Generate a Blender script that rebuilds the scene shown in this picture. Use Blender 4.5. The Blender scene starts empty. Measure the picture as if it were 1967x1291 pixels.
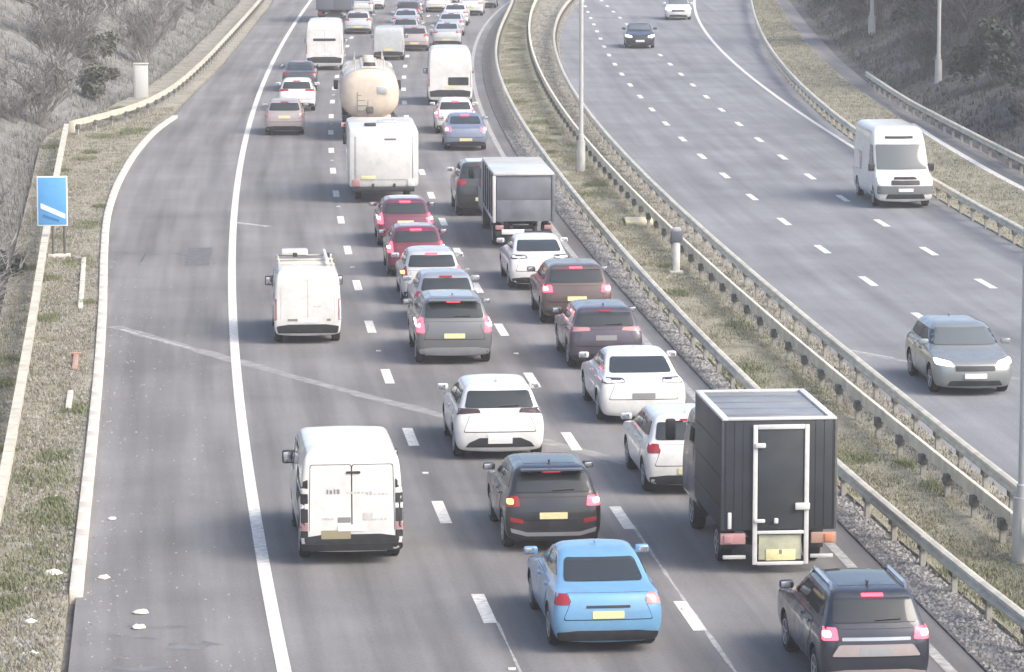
import bpy, bmesh, math, random
import numpy as np
from mathutils import Vector
from mathutils.bvhtree import BVHTree
from mathutils.geometry import delaunay_2d_cdt

S = bpy.context.scene
COL = S.collection
random.seed(7)

# ------------------------------------------------------------------ camera, light, exposure
cam_d = bpy.data.cameras.new("camera")
cam = bpy.data.objects.new("camera", cam_d); COL.objects.link(cam)
cam.location = (0, 0, 13.473)
cam.rotation_euler = (math.radians(90 - 7.838), 0, 0)
cam_d.sensor_width = 36; cam_d.lens = 131.13
cam_d.clip_start = 1; cam_d.clip_end = 6000
S.camera = cam

SUN_EL, SUN_AZ = math.radians(42), math.radians(120)      # azimuth clockwise from +Y: off to the right behind cloud
W = bpy.data.worlds.new("World"); S.world = W; W.use_nodes = True
nt = W.node_tree
sky = nt.nodes.new("ShaderNodeTexSky"); sky.sky_type = 'NISHITA'; sky.sun_disc = False
sky.sun_elevation = SUN_EL; sky.sun_rotation = SUN_AZ
sky.air_density = 0.8; sky.dust_density = 3.5; sky.ozone_density = 0.6
nt.links.new(sky.outputs[0], nt.nodes["Background"].inputs[0])
nt.nodes["Background"].inputs[1].default_value = 0.12
sun_d = bpy.data.lights.new("sun", 'SUN'); sun_d.energy = 0.95; sun_d.angle = math.radians(36); sun_d.color = (1, .95, .86)
sun = bpy.data.objects.new("sun", sun_d); COL.objects.link(sun)
sv = Vector((math.sin(SUN_AZ) * math.cos(SUN_EL), math.cos(SUN_AZ) * math.cos(SUN_EL), math.sin(SUN_EL)))
sun.rotation_euler = (-sv).to_track_quat('-Z', 'Y').to_euler()
S.view_settings.view_transform = 'Standard'; S.view_settings.look = 'None'
S.view_settings.gamma = 1; S.view_settings.use_curve_mapping = False
S.view_settings.exposure = 1.5
S.render.engine = 'CYCLES'
S.cycles.use_denoising = True
S.cycles.max_bounces = 6; S.cycles.volume_bounces = 1

# ------------------------------------------------------------------ materials
MATS = {}
def mat(name, rgb, rough=.6, metal=0, var=0, scale=3, bump=0, bscale=40, spec=.5, emit=None, es=0, coat=0, var2=None, detail=6, coords='Object'):
    if name in MATS: return MATS[name]
    m = bpy.data.materials.new(name); m.use_nodes = True
    n = m.node_tree; b = n.nodes["Principled BSDF"]
    b.inputs["Base Color"].default_value = (*rgb, 1); b.inputs["Roughness"].default_value = rough
    b.inputs["Metallic"].default_value = metal; b.inputs["Specular IOR Level"].default_value = spec
    if coat: b.inputs["Coat Weight"].default_value = coat; b.inputs["Coat Roughness"].default_value = .06
    if emit: b.inputs["Emission Color"].default_value = (*emit, 1); b.inputs["Emission Strength"].default_value = es
    tc = n.nodes.new("ShaderNodeTexCoord")
    if var:
        t = n.nodes.new("ShaderNodeTexNoise"); t.inputs["Scale"].default_value = scale; t.inputs["Detail"].default_value = detail
        n.links.new(tc.outputs[coords], t.inputs["Vector"])
        r = n.nodes.new("ShaderNodeValToRGB")
        r.color_ramp.elements[0].position = .3; r.color_ramp.elements[1].position = .7
        lo = var2 if var2 else tuple(c * (1 - var) for c in rgb)
        hi = rgb if var2 else tuple(min(1, c * (1 + var)) for c in rgb)
        r.color_ramp.elements[0].color = (*lo, 1); r.color_ramp.elements[1].color = (*hi, 1)
        n.links.new(t.outputs[0], r.inputs[0]); n.links.new(r.outputs[0], b.inputs["Base Color"])
    if bump:
        t2 = n.nodes.new("ShaderNodeTexNoise"); t2.inputs["Scale"].default_value = bscale; t2.inputs["Detail"].default_value = 4
        n.links.new(tc.outputs["Object"], t2.inputs["Vector"])
        bp = n.nodes.new("ShaderNodeBump"); bp.inputs["Strength"].default_value = bump; bp.inputs["Distance"].default_value = .03
        n.links.new(t2.outputs[0], bp.inputs["Height"]); n.links.new(bp.outputs[0], b.inputs["Normal"])
    MATS[name] = m
    return m

def paint(name, rgb, metal=.0, rough=.28):
    """car paint: clear coat over colour, with a patchy film of road dirt"""
    if name in MATS: return MATS[name]
    m = mat(name, rgb, rough, metal, coat=.8)
    n = m.node_tree; b = n.nodes["Principled BSDF"]
    tc = n.nodes.new("ShaderNodeTexCoord"); t = n.nodes.new("ShaderNodeTexNoise")
    t.inputs["Scale"].default_value = 2.6; t.inputs["Detail"].default_value = 7; t.inputs["Roughness"].default_value = .65
    n.links.new(tc.outputs["Object"], t.inputs["Vector"])
    r = n.nodes.new("ShaderNodeMapRange"); r.inputs[1].default_value = .42; r.inputs[2].default_value = .8
    r.inputs[3].default_value = .01; r.inputs[4].default_value = .3 if max(rgb) > .2 else .1
    n.links.new(t.outputs[0], r.inputs[0])
    mx = n.nodes.new("ShaderNodeMix"); mx.data_type = 'RGBA'
    mx.inputs[6].default_value = (*rgb, 1); mx.inputs[7].default_value = (.16, .15, .135, 1)
    n.links.new(r.outputs[0], mx.inputs[0]); n.links.new(mx.outputs[2], b.inputs["Base Color"])
    r2 = n.nodes.new("ShaderNodeMapRange"); r2.inputs[1].default_value = .35; r2.inputs[2].default_value = .75
    r2.inputs[3].default_value = rough; r2.inputs[4].default_value = rough + .3
    n.links.new(t.outputs[0], r2.inputs[0]); n.links.new(r2.outputs[0], b.inputs["Roughness"])
    return m

def road_mat(name, rgb, streak):
    """worn asphalt: aggregate grain, patches, and long wheel-track wear that follows the road's UVs"""
    m = bpy.data.materials.new(name); m.use_nodes = True
    n = m.node_tree; b = n.nodes["Principled BSDF"]; b.inputs["Roughness"].default_value = .85
    b.inputs["Specular IOR Level"].default_value = .3
    uv = n.nodes.new("ShaderNodeUVMap"); tc = n.nodes.new("ShaderNodeTexCoord")
    mp = n.nodes.new("ShaderNodeMapping"); mp.inputs["Scale"].default_value = (1.1, .035, 1)
    n.links.new(uv.outputs[0], mp.inputs[0])
    t1 = n.nodes.new("ShaderNodeTexNoise"); t1.inputs["Scale"].default_value = 1.3; t1.inputs["Detail"].default_value = 5
    n.links.new(mp.outputs[0], t1.inputs["Vector"])
    t2 = n.nodes.new("ShaderNodeTexNoise"); t2.inputs["Scale"].default_value = .22; t2.inputs["Detail"].default_value = 8; t2.inputs["Roughness"].default_value = .6
    n.links.new(tc.outputs["Object"], t2.inputs["Vector"])
    t3 = n.nodes.new("ShaderNodeTexNoise"); t3.inputs["Scale"].default_value = 14; t3.inputs["Detail"].default_value = 8; t3.inputs["Roughness"].default_value = .75
    n.links.new(tc.outputs["Object"], t3.inputs["Vector"])
    def rng(src, lo, hi, a=.3, z=.7):
        r = n.nodes.new("ShaderNodeMapRange"); r.inputs[1].default_value = a; r.inputs[2].default_value = z
        r.inputs[3].default_value = lo; r.inputs[4].default_value = hi; n.links.new(src, r.inputs[0]); return r.outputs[0]
    def mul(a, c):
        k = n.nodes.new("ShaderNodeMath"); k.operation = 'MULTIPLY'; n.links.new(a, k.inputs[0]); n.links.new(c, k.inputs[1]); return k.outputs[0]
    f = mul(mul(rng(t1.outputs[0], 1 - streak, 1 + streak), rng(t2.outputs[0], .80, 1.14)), rng(t3.outputs[0], .8, 1.2, .25, .75))
    mx = n.nodes.new("ShaderNodeVectorMath"); mx.operation = 'SCALE'; mx.inputs[0].default_value = rgb
    n.links.new(f, mx.inputs["Scale"]); n.links.new(mx.outputs[0], b.inputs["Base Color"])
    bp = n.nodes.new("ShaderNodeBump"); bp.inputs["Strength"].default_value = .5; bp.inputs["Distance"].default_value = .02
    n.links.new(t3.outputs[0], bp.inputs["Height"]); n.links.new(bp.outputs[0], b.inputs["Normal"])
    return m

def ground_mat(name, cols, sc=.6, bump=.8):
    m = bpy.data.materials.new(name); m.use_nodes = True
    n = m.node_tree; b = n.nodes["Principled BSDF"]; b.inputs["Roughness"].default_value = 1; b.inputs["Specular IOR Level"].default_value = .1
    tc = n.nodes.new("ShaderNodeTexCoord")
    t = n.nodes.new("ShaderNodeTexNoise"); t.inputs["Scale"].default_value = sc; t.inputs["Detail"].default_value = 12; t.inputs["Roughness"].default_value = .72
    n.links.new(tc.outputs["Object"], t.inputs["Vector"])
    r = n.nodes.new("ShaderNodeValToRGB"); e = r.color_ramp.elements
    while len(e) < len(cols): e.new(.5)
    for i, c in enumerate(cols):
        e[i].position = .3 + .4 * i / (len(cols) - 1); e[i].color = (*c, 1)
    n.links.new(t.outputs[0], r.inputs[0]); n.links.new(r.outputs[0], b.inputs["Base Color"])
    t2 = n.nodes.new("ShaderNodeTexNoise"); t2.inputs["Scale"].default_value = 9; t2.inputs["Detail"].default_value = 8
    n.links.new(tc.outputs["Object"], t2.inputs["Vector"])
    bp = n.nodes.new("ShaderNodeBump"); bp.inputs["Strength"].default_value = bump; bp.inputs["Distance"].default_value = .12
    n.links.new(t2.outputs[0], bp.inputs["Height"]); n.links.new(bp.outputs[0], b.inputs["Normal"])
    return m

M_ASPH = road_mat("asphalt_left", (.182, .178, .175), .3)
M_ASPH2 = road_mat("asphalt_right", (.202, .209, .218), .2)
M_PAINTLINE = mat("line_paint", (.64, .625, .57), .7, var=.26, scale=7, detail=10)
M_WORNLINE = mat("worn_line_paint", (.36, .355, .34), .8, var=.35, scale=5)
M_JOINT = mat("joint_sealant", (.25, .245, .235), .85, var=.25, scale=3)
M_CRACK = mat("crack_sealant", (.075, .075, .08), .7, var=.3, scale=4)
M_CONC = mat("concrete", (.57, .53, .46), .9, var=.22, scale=2.5, bump=.3, bscale=25)
M_GALV = mat("galvanised_steel", (.58, .545, .44), .6, .1, var=.2, scale=2.2)
M_GALVP = mat("galvanised_post", (.36, .35, .31), .6, .1, var=.25, scale=4)
M_GALVD = mat("dark_steel_and_shade", (.11, .11, .10), .7, .1, var=.25, scale=4)
M_GRAV = ground_mat("gravel_strip", [(.09, .088, .085), (.15, .145, .14), (.22, .215, .205)], 2.2)
M_VERGE = ground_mat("verge_soil", [(.17, .16, .12), (.27, .255, .21), (.36, .34, .28), (.22, .22, .14)], .9)
M_MEDIAN = ground_mat("median_turf", [(.18, .185, .125), (.26, .25, .19), (.34, .32, .25), (.22, .23, .15)], .7)
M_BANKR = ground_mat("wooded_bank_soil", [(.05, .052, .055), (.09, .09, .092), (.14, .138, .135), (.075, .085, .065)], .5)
M_BANK = ground_mat("bank_soil", [(.09, .095, .085), (.17, .168, .155), (.25, .245, .23), (.13, .135, .115)], .5)
M_GLASS = mat("tinted_glass", (.03, .036, .038), .07, spec=.6)
M_GLASS2 = mat("clear_screen_glass", (.12, .135, .135), .06, spec=.8)
M_TYRE = mat("tyre_rubber", (.022, .022, .023), .85)
M_RIM = mat("alloy_rim", (.5, .5, .5), .4, .5)
M_BLACK = mat("black_plastic", (.028, .029, .032), .55, var=.3, scale=5)
M_GAP = mat("panel_gap", (.018, .018, .02), .9)
M_WELL = mat("wheel_well", (.012, .012, .012), .95)
M_CHROME = mat("chrome_trim", (.7, .7, .7), .2, .9)
M_YPLATE = mat("yellow_plate", (.72, .64, .34), .5, var=.08, scale=20)
M_WPLATE = mat("white_plate", (.75, .75, .72), .5)
M_RED = mat("red_lens", (.30, .02, .025), .2, coat=.5)
M_REDDIM = mat("glare_paled_red_lens", (.42, .22, .22), .2, coat=.5)
M_DARKLENS = mat("dark_lens", (.05, .03, .03), .15, coat=.5)
M_BRAKE = mat("lit_brake_lamp", (.6, .03, .04), .3, emit=(1, .05, .08), es=2.2)
M_BRAKEC = mat("lit_lamp_core", (.9, .5, .5), .3, emit=(1, .45, .5), es=4)
M_AMBER = mat("lit_amber_lamp", (.8, .35, .05), .3, emit=(1, .42, .06), es=3)
M_HEAD = mat("lit_headlamp", (.9, .9, .85), .2, emit=(1, .98, .9), es=5)
M_HEADOFF = mat("headlamp_lens", (.55, .57, .58), .12, coat=.6)
M_LAMPGREY = mat("lamp_post_paint", (.50, .50, .47), .5, .2, var=.12, scale=1.2)

# ------------------------------------------------------------------ object helpers
def tag(o, label=None, cat=None, group=None, kind=None):
    if label: o["label"] = label
    if cat: o["category"] = cat
    if group: o["group"] = group
    if kind: o["kind"] = kind
    return o
def empty(name, loc, rz=0):
    o = bpy.data.objects.new(name, None); COL.objects.link(o); o.location = loc; o.rotation_euler = (0, 0, rz)
    o.empty_display_size = .3
    return o
def link(name, me, parent=None, m=None):
    o = bpy.data.objects.new(name, me); COL.objects.link(o)
    if parent: o.parent = parent
    if m:
        me.materials.clear()
        for x in (m if isinstance(m, (list, tuple)) else [m]): me.materials.append(x)
    return o
def pydata(name, v, f, m, parent=None, smooth=False, uv=None):
    me = bpy.data.meshes.new(name); me.from_pydata(v, [], f); me.update()
    if smooth:
        me.polygons.foreach_set("use_smooth", [True] * len(me.polygons))
    if uv:
        l = me.uv_layers.new(name="UVMap")
        for lp in me.loops: l.data[lp.index].uv = uv[lp.vertex_index]
    return link(name, me, parent, m)
def bm_obj(name, bm, m, parent=None, smooth=True, ang=40):
    bmesh.ops.recalc_face_normals(bm, faces=bm.faces)
    me = bpy.data.meshes.new(name); bm.to_mesh(me); bm.free()
    if smooth:
        me.polygons.foreach_set("use_smooth", [True] * len(me.polygons)); me.set_sharp_from_angle(angle=math.radians(ang))
    return link(name, me, parent, m)
def add_box(bm, c, s, bev=0, rot=None):
    r = bmesh.ops.create_cube(bm, size=1)
    vs = r["verts"]
    bmesh.ops.scale(bm, vec=s, verts=vs)
    if bev:
        es = list({e for v in vs for e in v.link_edges})
        q = bmesh.ops.bevel(bm, geom=es, offset=bev, segments=2, affect='EDGES', profile=.5)
        vs = list({v for f in q["faces"] for v in f.verts} | {v for v in vs if v.is_valid})
        # all verts of this island
        seen = set(vs); st = list(vs)
        while st:
            v = st.pop()
            for e in v.link_edges:
                o = e.other_vert(v)
                if o not in seen: seen.add(o); st.append(o)
        vs = list(seen)
    if rot: bmesh.ops.rotate(bm, cent=(0, 0, 0), matrix=rot, verts=vs)
    bmesh.ops.translate(bm, vec=c, verts=vs)
def box(name, c, s, m, parent=None, bev=.01):
    bm = bmesh.new(); add_box(bm, c, s, bev); return bm_obj(name, bm, m, parent)
def add_tube(bm, pts, r, n=8, r2=None, cap=True):
    rings = []
    k = len(pts)
    for i, p in enumerate(pts):
        p = Vector(p)
        d = (Vector(pts[min(i + 1, k - 1)]) - Vector(pts[max(i - 1, 0)])).normalized()
        a = d.orthogonal().normalized(); b = d.cross(a)
        rr = r if r2 is None else r + (r2 - r) * i / (k - 1)
        rings.append([bm.verts.new(p + (a * math.cos(t) + b * math.sin(t)) * rr) for t in (2 * math.pi * j / n for j in range(n))])
    for A, B in zip(rings, rings[1:]):
        # align B to A
        s = min(range(n), key=lambda q: (B[q].co - A[0].co).length)
        for j in range(n):
            bm.faces.new((A[j], A[(j + 1) % n], B[(j + 1 + s) % n], B[(j + s) % n]))
    if cap:
        bm.faces.new(rings[0][::-1]); bm.faces.new(rings[-1])
def tube(name, pts, r, m, parent=None, n=8, r2=None):
    bm = bmesh.new(); add_tube(bm, pts, r, n, r2); return bm_obj(name, bm, m, parent)

# ------------------------------------------------------------------ road alignment (metres; +Y is away from the bridge)
class Line:
    def __init__(s, pts, deg=3):
        p = np.array(pts); s.lo, s.hi = p[:, 1].min(), p[:, 1].max()
        s.p = np.poly1d(np.polyfit(p[:, 1], p[:, 0], deg)); s.d = s.p.deriv()
    def __call__(s, y):
        c = min(max(y, s.lo), s.hi); return float(s.p(c) + s.d(c) * (y - c))
    def slope(s, y): return float(s.d(min(max(y, s.lo), s.hi)))
class Poly:
    def __init__(s, pts):
        p = np.array(sorted(pts, key=lambda q: q[1])); s.x, s.y = p[:, 0], p[:, 1]
    def raw(s, y):
        if y < s.y[0]: return s.x[0] + (y - s.y[0]) * (s.x[1] - s.x[0]) / (s.y[1] - s.y[0])
        if y > s.y[-1]: return s.x[-1] + (y - s.y[-1]) * (s.x[-1] - s.x[-2]) / (s.y[-1] - s.y[-2])
        return float(np.interp(y, s.y, s.x))
    def __call__(s, y): return sum(s.raw(y + k) for k in (-4, -2, 0, 2, 4)) / 5
    def slope(s, y): return (s(y + 1) - s(y - 1)) / 2
E0 = Line([(-3.65, 58.4), (-4.69, 68.4), (-5.54, 77.4), (-6.18, 84.4), (-6.93, 92.7), (-7.76, 102.7), (-8.71, 115.1), (-9.79, 130.9), (-11, 151.7), (-12.41, 180), (-13.68, 216.4), (-14.98, 263.4), (-15.38, 286.8)])
E3 = Line([(7.06, 58.4), (6.81, 61.6), (5.93, 68.9), (4.72, 82.2), (3.3, 99.8), (1.33, 124.1), (-.39, 151.7), (-.87, 161.9), (-1.63, 187), (-2.22, 216.4), (-2.11, 246.7), (.06, 286.8)])
M1 = Line([(.06, 274), (-.83, 232.7), (-.74, 206.7), (-.2, 172), (1.16, 147.2), (2.19, 134.3), (3.06, 117.1), (3.84, 102.6), (4.59, 94.1), (5.57, 86.4), (6.56, 75.2), (7.22, 69.1), (7.78, 63.9), (8.32, 59.4)], 5)
CB = Line([(1.77, 274), (1.02, 232.7), (1.42, 197.9), (1.87, 175.3), (2.78, 157.3), (3.38, 144.9), (4.2, 132.3), (5, 120.2), (6.37, 99.2), (7.27, 89.4), (8, 81.3), (8.69, 75.2), (9.37, 69.1)])
DB = Line([(4.25, 274), (2.71, 238.7), (2.58, 202.2), (3.16, 178.7), (3.66, 157.3), (4.9, 136.3), (5.93, 118.6), (6.96, 106.2), (7.8, 96), (8.57, 86), (9.17, 78.5), (9.81, 71.6)])
R1 = Line([(5.54, 231.9), (5.78, 216.4), (5.92, 200.6), (6.22, 192.6), (6.37, 183.5), (6.62, 175.8), (6.94, 167.5), (7.35, 160), (7.65, 152.1), (8.22, 144.3), (8.71, 136.1), (9.18, 127.4), (9.83, 118.7), (10.53, 110.2)])
R2 = Line([(9, 207.1), (9.4, 191.5), (9.95, 175.1), (10.34, 167.5), (10.62, 158.7), (10.97, 150.9), (11.47, 143.3), (11.92, 134.6), (12.55, 126.3), (13.22, 117.7), (13.95, 109.4)])
R3 = Line([(14.03, 286.8), (12.73, 256.5), (12.49, 231.9), (12.61, 207.1), (13.08, 192.6), (13.49, 176.7), (13.96, 161.9), (14.27, 155.3), (15.18, 136), (15.5, 132.2), (15.86, 128.3), (16.25, 123.6)])
R4 = Line([(17.6, 274), (15.92, 245), (15.02, 221.6), (14.53, 197.9), (14.38, 178.7), (14.46, 160), (14.98, 134.3), (15.6, 127.7), (16.5, 116.3)])
R5 = Poly([(20.9, 123), (19.64, 142.6), (19.06, 157.3), (18.45, 173.6), (18.3, 191.7), (18.6, 215), (19.6, 250), (21.5, 300)])
R6 = Poly([(20.0, 118), (18.82, 136.5), (18.44, 143.7), (18.18, 151.7), (17.96, 159.2), (17.7, 180), (17.6, 200), (18.0, 225), (19.0, 255), (20.8, 300)])
L2 = Poly([(-7.64, 64.1), (-8.29, 71), (-9.29, 81.6), (-10.29, 92), (-11.5, 104), (-12.89, 117.1), (-14, 128.2), (-14.82, 139.5), (-15.48, 152.9), (-15.72, 164.8), (-15.5, 171.6)])
SHOULDER = Poly([(-7.64, 64.1), (-8.29, 71), (-9.29, 81.6), (-10.29, 92), (-11.5, 104), (-12.89, 117.1), (-14, 128.2), (-14.82, 139.5), (-15.48, 152.9), (-15.72, 164.8), (-15.7, 172), (-15.9, 186), (-16.1, 206), (-16.9, 239), (-17.8, 274), (-19, 310)])
L1 = Poly([(-19.05, 160.6), (-17.99, 165.3), (-17.1, 171), (-16.65, 180), (-16.62, 190), (-16.85, 206.7), (-17.57, 238.7), (-18.44, 274), (-19.4, 305)])
LB = Poly([(-19.14, 160), (-16.92, 138.3), (-14.72, 117.1), (-12.69, 98.1), (-11.26, 84.4), (-10.31, 75.2), (-9.82, 70.5), (-9.0, 61)])
BANKL = Poly([(-8.8, 55), (-9.82, 70.5), (-10.31, 75.2), (-11.26, 84.4), (-12.69, 98.1), (-14.72, 117.1), (-16.92, 138.3), (-19.0, 158), (-19.2, 164), (-18.3, 174), (-17.6, 190), (-17.7, 207), (-18.4, 239), (-19.3, 274), (-20.5, 310)])
lane_line = lambda k, y: E0(y) + (E3(y) - E0(y)) * k / 3
def heading_away(x, y):
    t = (x - E0(y)) / (E3(y) - E0(y)); return -math.atan(E0.slope(y) * (1 - t) + E3.slope(y) * t)
def heading_toward(x, y):
    t = min(1, max(0, (x - DB(y)) / (R3(y) - DB(y)))); return math.pi - math.atan(DB.slope(y) * (1 - t) + R3.slope(y) * t)

# ------------------------------------------------------------------ terrain
def bank_h(x, y):
    dl = BANKL(y) - .9 - x; dr = x - (R5(y) + .8)
    h = 0
    if dl > 0: h = min(11, .40 * max(0, dl - .5) ** 1.02)
    elif dr > 0: h = min(11, .42 * max(0, dr - .3))
    if abs(dl) < 70 or abs(dr) < 70:
        if dl > .5 or dr > .5: h += .25 * math.sin(x * .9 + y * .37) * math.sin(y * .61) * min(1, max(dl, dr) / 4)
    return h
ys = list(np.arange(20, 340, 4.0))
ts = [-3000, -600, -150, -80, -55, -40, -30, -24, -19, -15, -12, -9, -7, -5.5, -4, -3, -2, -1.2, -.5]
tr = [.5, 1.2, 2, 3, 4, 5.5, 7, 9, 12, 15, 19, 24, 30, 40, 55, 80, 150, 600, 3000]
v = []; f = []
YS = [-400] + ys + [700, 3500]
for y in YS:
    yc = min(max(y, 20), 340)
    row = [(BANKL(yc) - .9 + t, y) for t in ts] + [(BANKL(yc) * (1 - k / 4) + R5(yc) * k / 4, y) for k in range(5)] + [(R5(yc) + .8 + t, y) for t in tr]
    for x, yy in row: v.append((x, yy, -.12 + bank_h(x, yc)))
nc = len(row)
for i in range(len(YS) - 1):
    for j in range(nc - 1):
        a = i * nc + j; f.append((a, a + 1, a + nc + 1, a + nc))
terrain = tag(pydata("terrain", v, f, [M_BANK, M_BANKR], smooth=True), kind="structure")
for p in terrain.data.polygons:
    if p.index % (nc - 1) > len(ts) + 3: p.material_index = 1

def strip(name, fl, fr, z, m, y0=22, y1=330, st=3.0, n=6, parent=None, thick=.25, zf=None):
    """a sheet between two alignments with a skirt below its edges"""
    v, f, uv = [], [], []
    yy = list(np.arange(y0, y1 + .01, st))
    for y in yy:
        a, b = fl(y), fr(y)
        v.append((a, y, z - thick)); uv.append((a - E0(y), y))
        for k in range(n + 1):
            x = a + (b - a) * k / n
            v.append((x, y, z + (zf(x, y) if zf else 0))); uv.append((x - E0(y), y))
        v.append((b, y, z - thick)); uv.append((b - E0(y), y))
    w = n + 3
    for i in range(len(yy) - 1):
        for j in range(w - 1):
            q = i * w + j; f.append((q, q + 1, q + w + 1, q + w))
    return pydata(name, v, f, m, parent, smooth=False, uv=uv)
M0 = lambda y: E3(y) + .55
left_road = tag(strip("left_carriageway", SHOULDER, M0, 0, M_ASPH, n=14), kind="structure")
right_road = tag(strip("right_carriageway", lambda y: DB(y) + .35, lambda y: R4(y) + .1, 0, M_ASPH2, n=12), kind="structure")
slip = tag(strip("slip_road", R6, lambda y: R5(y) + .2, .02, M_ASPH, y0=60), kind="structure")
rough = lambda x, y: .05 * math.sin(x * 3.1 + y * 1.7) * math.sin(y * .9 + x) * math.sin(x * 1.3 - y * .4)
tag(strip("drainage_gravel", lambda y: M0(y) + .004, lambda y: max(M1(y) + .15, M0(y) + .3), .03, M_GRAV, n=5, st=2), kind="structure")
tag(strip("median_turf", lambda y: max(M1(y) + .16, M0(y) + .31), lambda y: CB(y) + .1, .07, M_MEDIAN, n=8, st=1.5, zf=rough), kind="structure")
tag(strip("median_gravel", lambda y: CB(y) + .104, lambda y: DB(y) + .345, .05, M_VERGE, n=3), kind="structure")
tag(strip("left_verge", lambda y: BANKL(y) - 1.0, lambda y: SHOULDER(y) - .13, .05, M_VERGE, n=6, st=2, zf=rough), kind="structure")
tag(strip("right_verge", lambda y: R4(y) + .104, lambda y: R6(y) - .004, .05, M_MEDIAN, n=4, y0=60, st=2), kind="structure")

# ------------------------------------------------------------------ painted markings (children of their carriageway)
def ribbon(name, line, w, y0, y1, z, m, parent, st=3.0, wob=0):
    v, f = [], []
    yy = list(np.arange(y0, y1, st)) + [y1]
    for i, y in enumerate(yy):
        s = line.slope(y) if hasattr(line, "slope") else (line(y + .5) - line(y - .5)); q = math.sqrt(1 + s * s)
        ww = w / 2 * (1 + (random.uniform(-wob, wob) if wob else 0))
        for k in (-1, 1): v.append((line(y) + k * ww * 1.0 / q, y - k * ww * s / q, z))
        if i: n = len(v); f.append((n - 4, n - 3, n - 1, n - 2))
    return pydata(name, v, f, m, parent)
ribbon("edge_line", E0, .23, 24, 320, .005, M_PAINTLINE, left_road)
ribbon("edge_line", E3, .19, 24, 320, .005, M_WORNLINE, left_road)
ribbon("edge_line", R3, .19, 60, 320, .005, M_PAINTLINE, right_road)
ribbon("edge_line", lambda y: R6(y) + .2, .28, 62, 168, .026, M_PAINTLINE, slip)
def dashes(line, ys, road, L=2.4, w=.23):
    for y in ys: ribbon("lane_dash", line, w, y - L / 2, y + L / 2, .005, M_PAINTLINE, road, st=1.2)
def studs(line, ys, road):
    for y in ys:
        bm = bmesh.new(); add_box(bm, (line(y), y, .013), (.13, .13, .026), .008); bm_obj("road_stud", bm, M_PAINTLINE, road)
K1 = lambda y: lane_line(1, y) + .1
K2 = lambda y: lane_line(2, y)
dashes(K1, [54.2 + 9.1 * k for k in range(29)], left_road)
dashes(K2, [53.6 + 9.1 * k for k in range(29)], left_road)
studs(K1, [58.6 + 18.2 * k for k in range(8)], left_road); studs(K2, [63.2, 94.5, 112.7], left_road)
dashes(R1, [76.4 + 8.35 * k for k in range(27)], right_road, 2.3, .23)
dashes(R2, [75.6 + 8.4 * k for k in range(27)], right_road, 2.3, .23)
# longitudinal construction joints and worn seams
ribbon("seam", lambda y: K1(y) + .12, .05, 40, 62.2, .003, M_WORNLINE, left_road, st=.6, wob=.5)
ribbon("seam", lambda y: K2(y) + .10, .07, 40, 71, .003, M_WORNLINE, left_road, st=.6, wob=.5)
def path_ribbon(name, pts, w, z, m, parent, wob=.25):
    v, f = [], []
    P = [Vector((*p, 0)) for p in pts]; D = []
    for a, b in zip(P, P[1:]):
        k = max(2, int((b - a).length / .6))
        D += [a.lerp(b, i / k) for i in range(k)]
    D.append(P[-1])
    for i, p in enumerate(D):
        d = (D[min(i + 1, len(D) - 1)] - D[max(i - 1, 0)]).normalized(); n = Vector((-d.y, d.x, 0))
        ww = w / 2 * (1 + random.uniform(-wob, wob)); j = random.uniform(-.03, .03)
        v += [tuple(p + n * (ww + j) + Vector((0, 0, z))), tuple(p - n * (ww - j) + Vector((0, 0, z)))]
        if i: q = len(v); f.append((q - 4, q - 3, q - 1, q - 2))
    return pydata(name, v, f, m, parent)
path_ribbon("surface_joint", [(-10.75, 99.8), (-7.17, 93.6), (-3.5, 87.5), (-1.72, 84.7), (2.29, 78.4), (4.9, 74.6)], .42, .002, M_JOINT, left_road)
path_ribbon("surface_joint", [(-10.5, 99.2), (-8.2, 95.3)], .12, .0035, M_WORNLINE, left_road, .4)
path_ribbon("surface_joint", [(-9.5, 126.3), (-8.2, 124.9)], .3, .002, M_WORNLINE, left_road)
path_ribbon("surface_joint", [(8.6, 95), (10.2, 92.9), (12.5, 90)], .3, .002, M_JOINT, right_road)
path_ribbon("surface_joint", [(8.7, 95.2), (9.7, 93.8)], .12, .0035, M_WORNLINE, right_road)
path_ribbon("crack", [(-12.9, 117.5), (-11.6, 116.6), (-10.6, 116.9), (-9.6, 115.4)], .12, .0025, M_CRACK, left_road, .6)
path_ribbon("crack", [(-11.6, 118.4), (-11.5, 114.5)], .06, .0032, M_CRACK, left_road, .6)
path_ribbon("repair_patch", [(-9.95, 118.6), (-9.7, 113.6)], .75, .003, mat("repair_asphalt", (.115, .115, .12), .9, var=.2, scale=4), left_road, .06)
M_SCUFF = mat("oily_scuff", (.15, .15, .155), .8, var=.25, scale=2.5)
for k in range(7):
    y = 57.2 + k * .78; x = -7.0 + random.random() * 1.9
    path_ribbon("oil_stain", [(x, y), (x + .5, y + random.uniform(-.15, .15)), (x + random.uniform(.7, 1.3), y + random.uniform(-.3, .3))], random.uniform(.12, .4), .0026 + k * 2e-5, M_SCUFF, left_road, .8)

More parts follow.
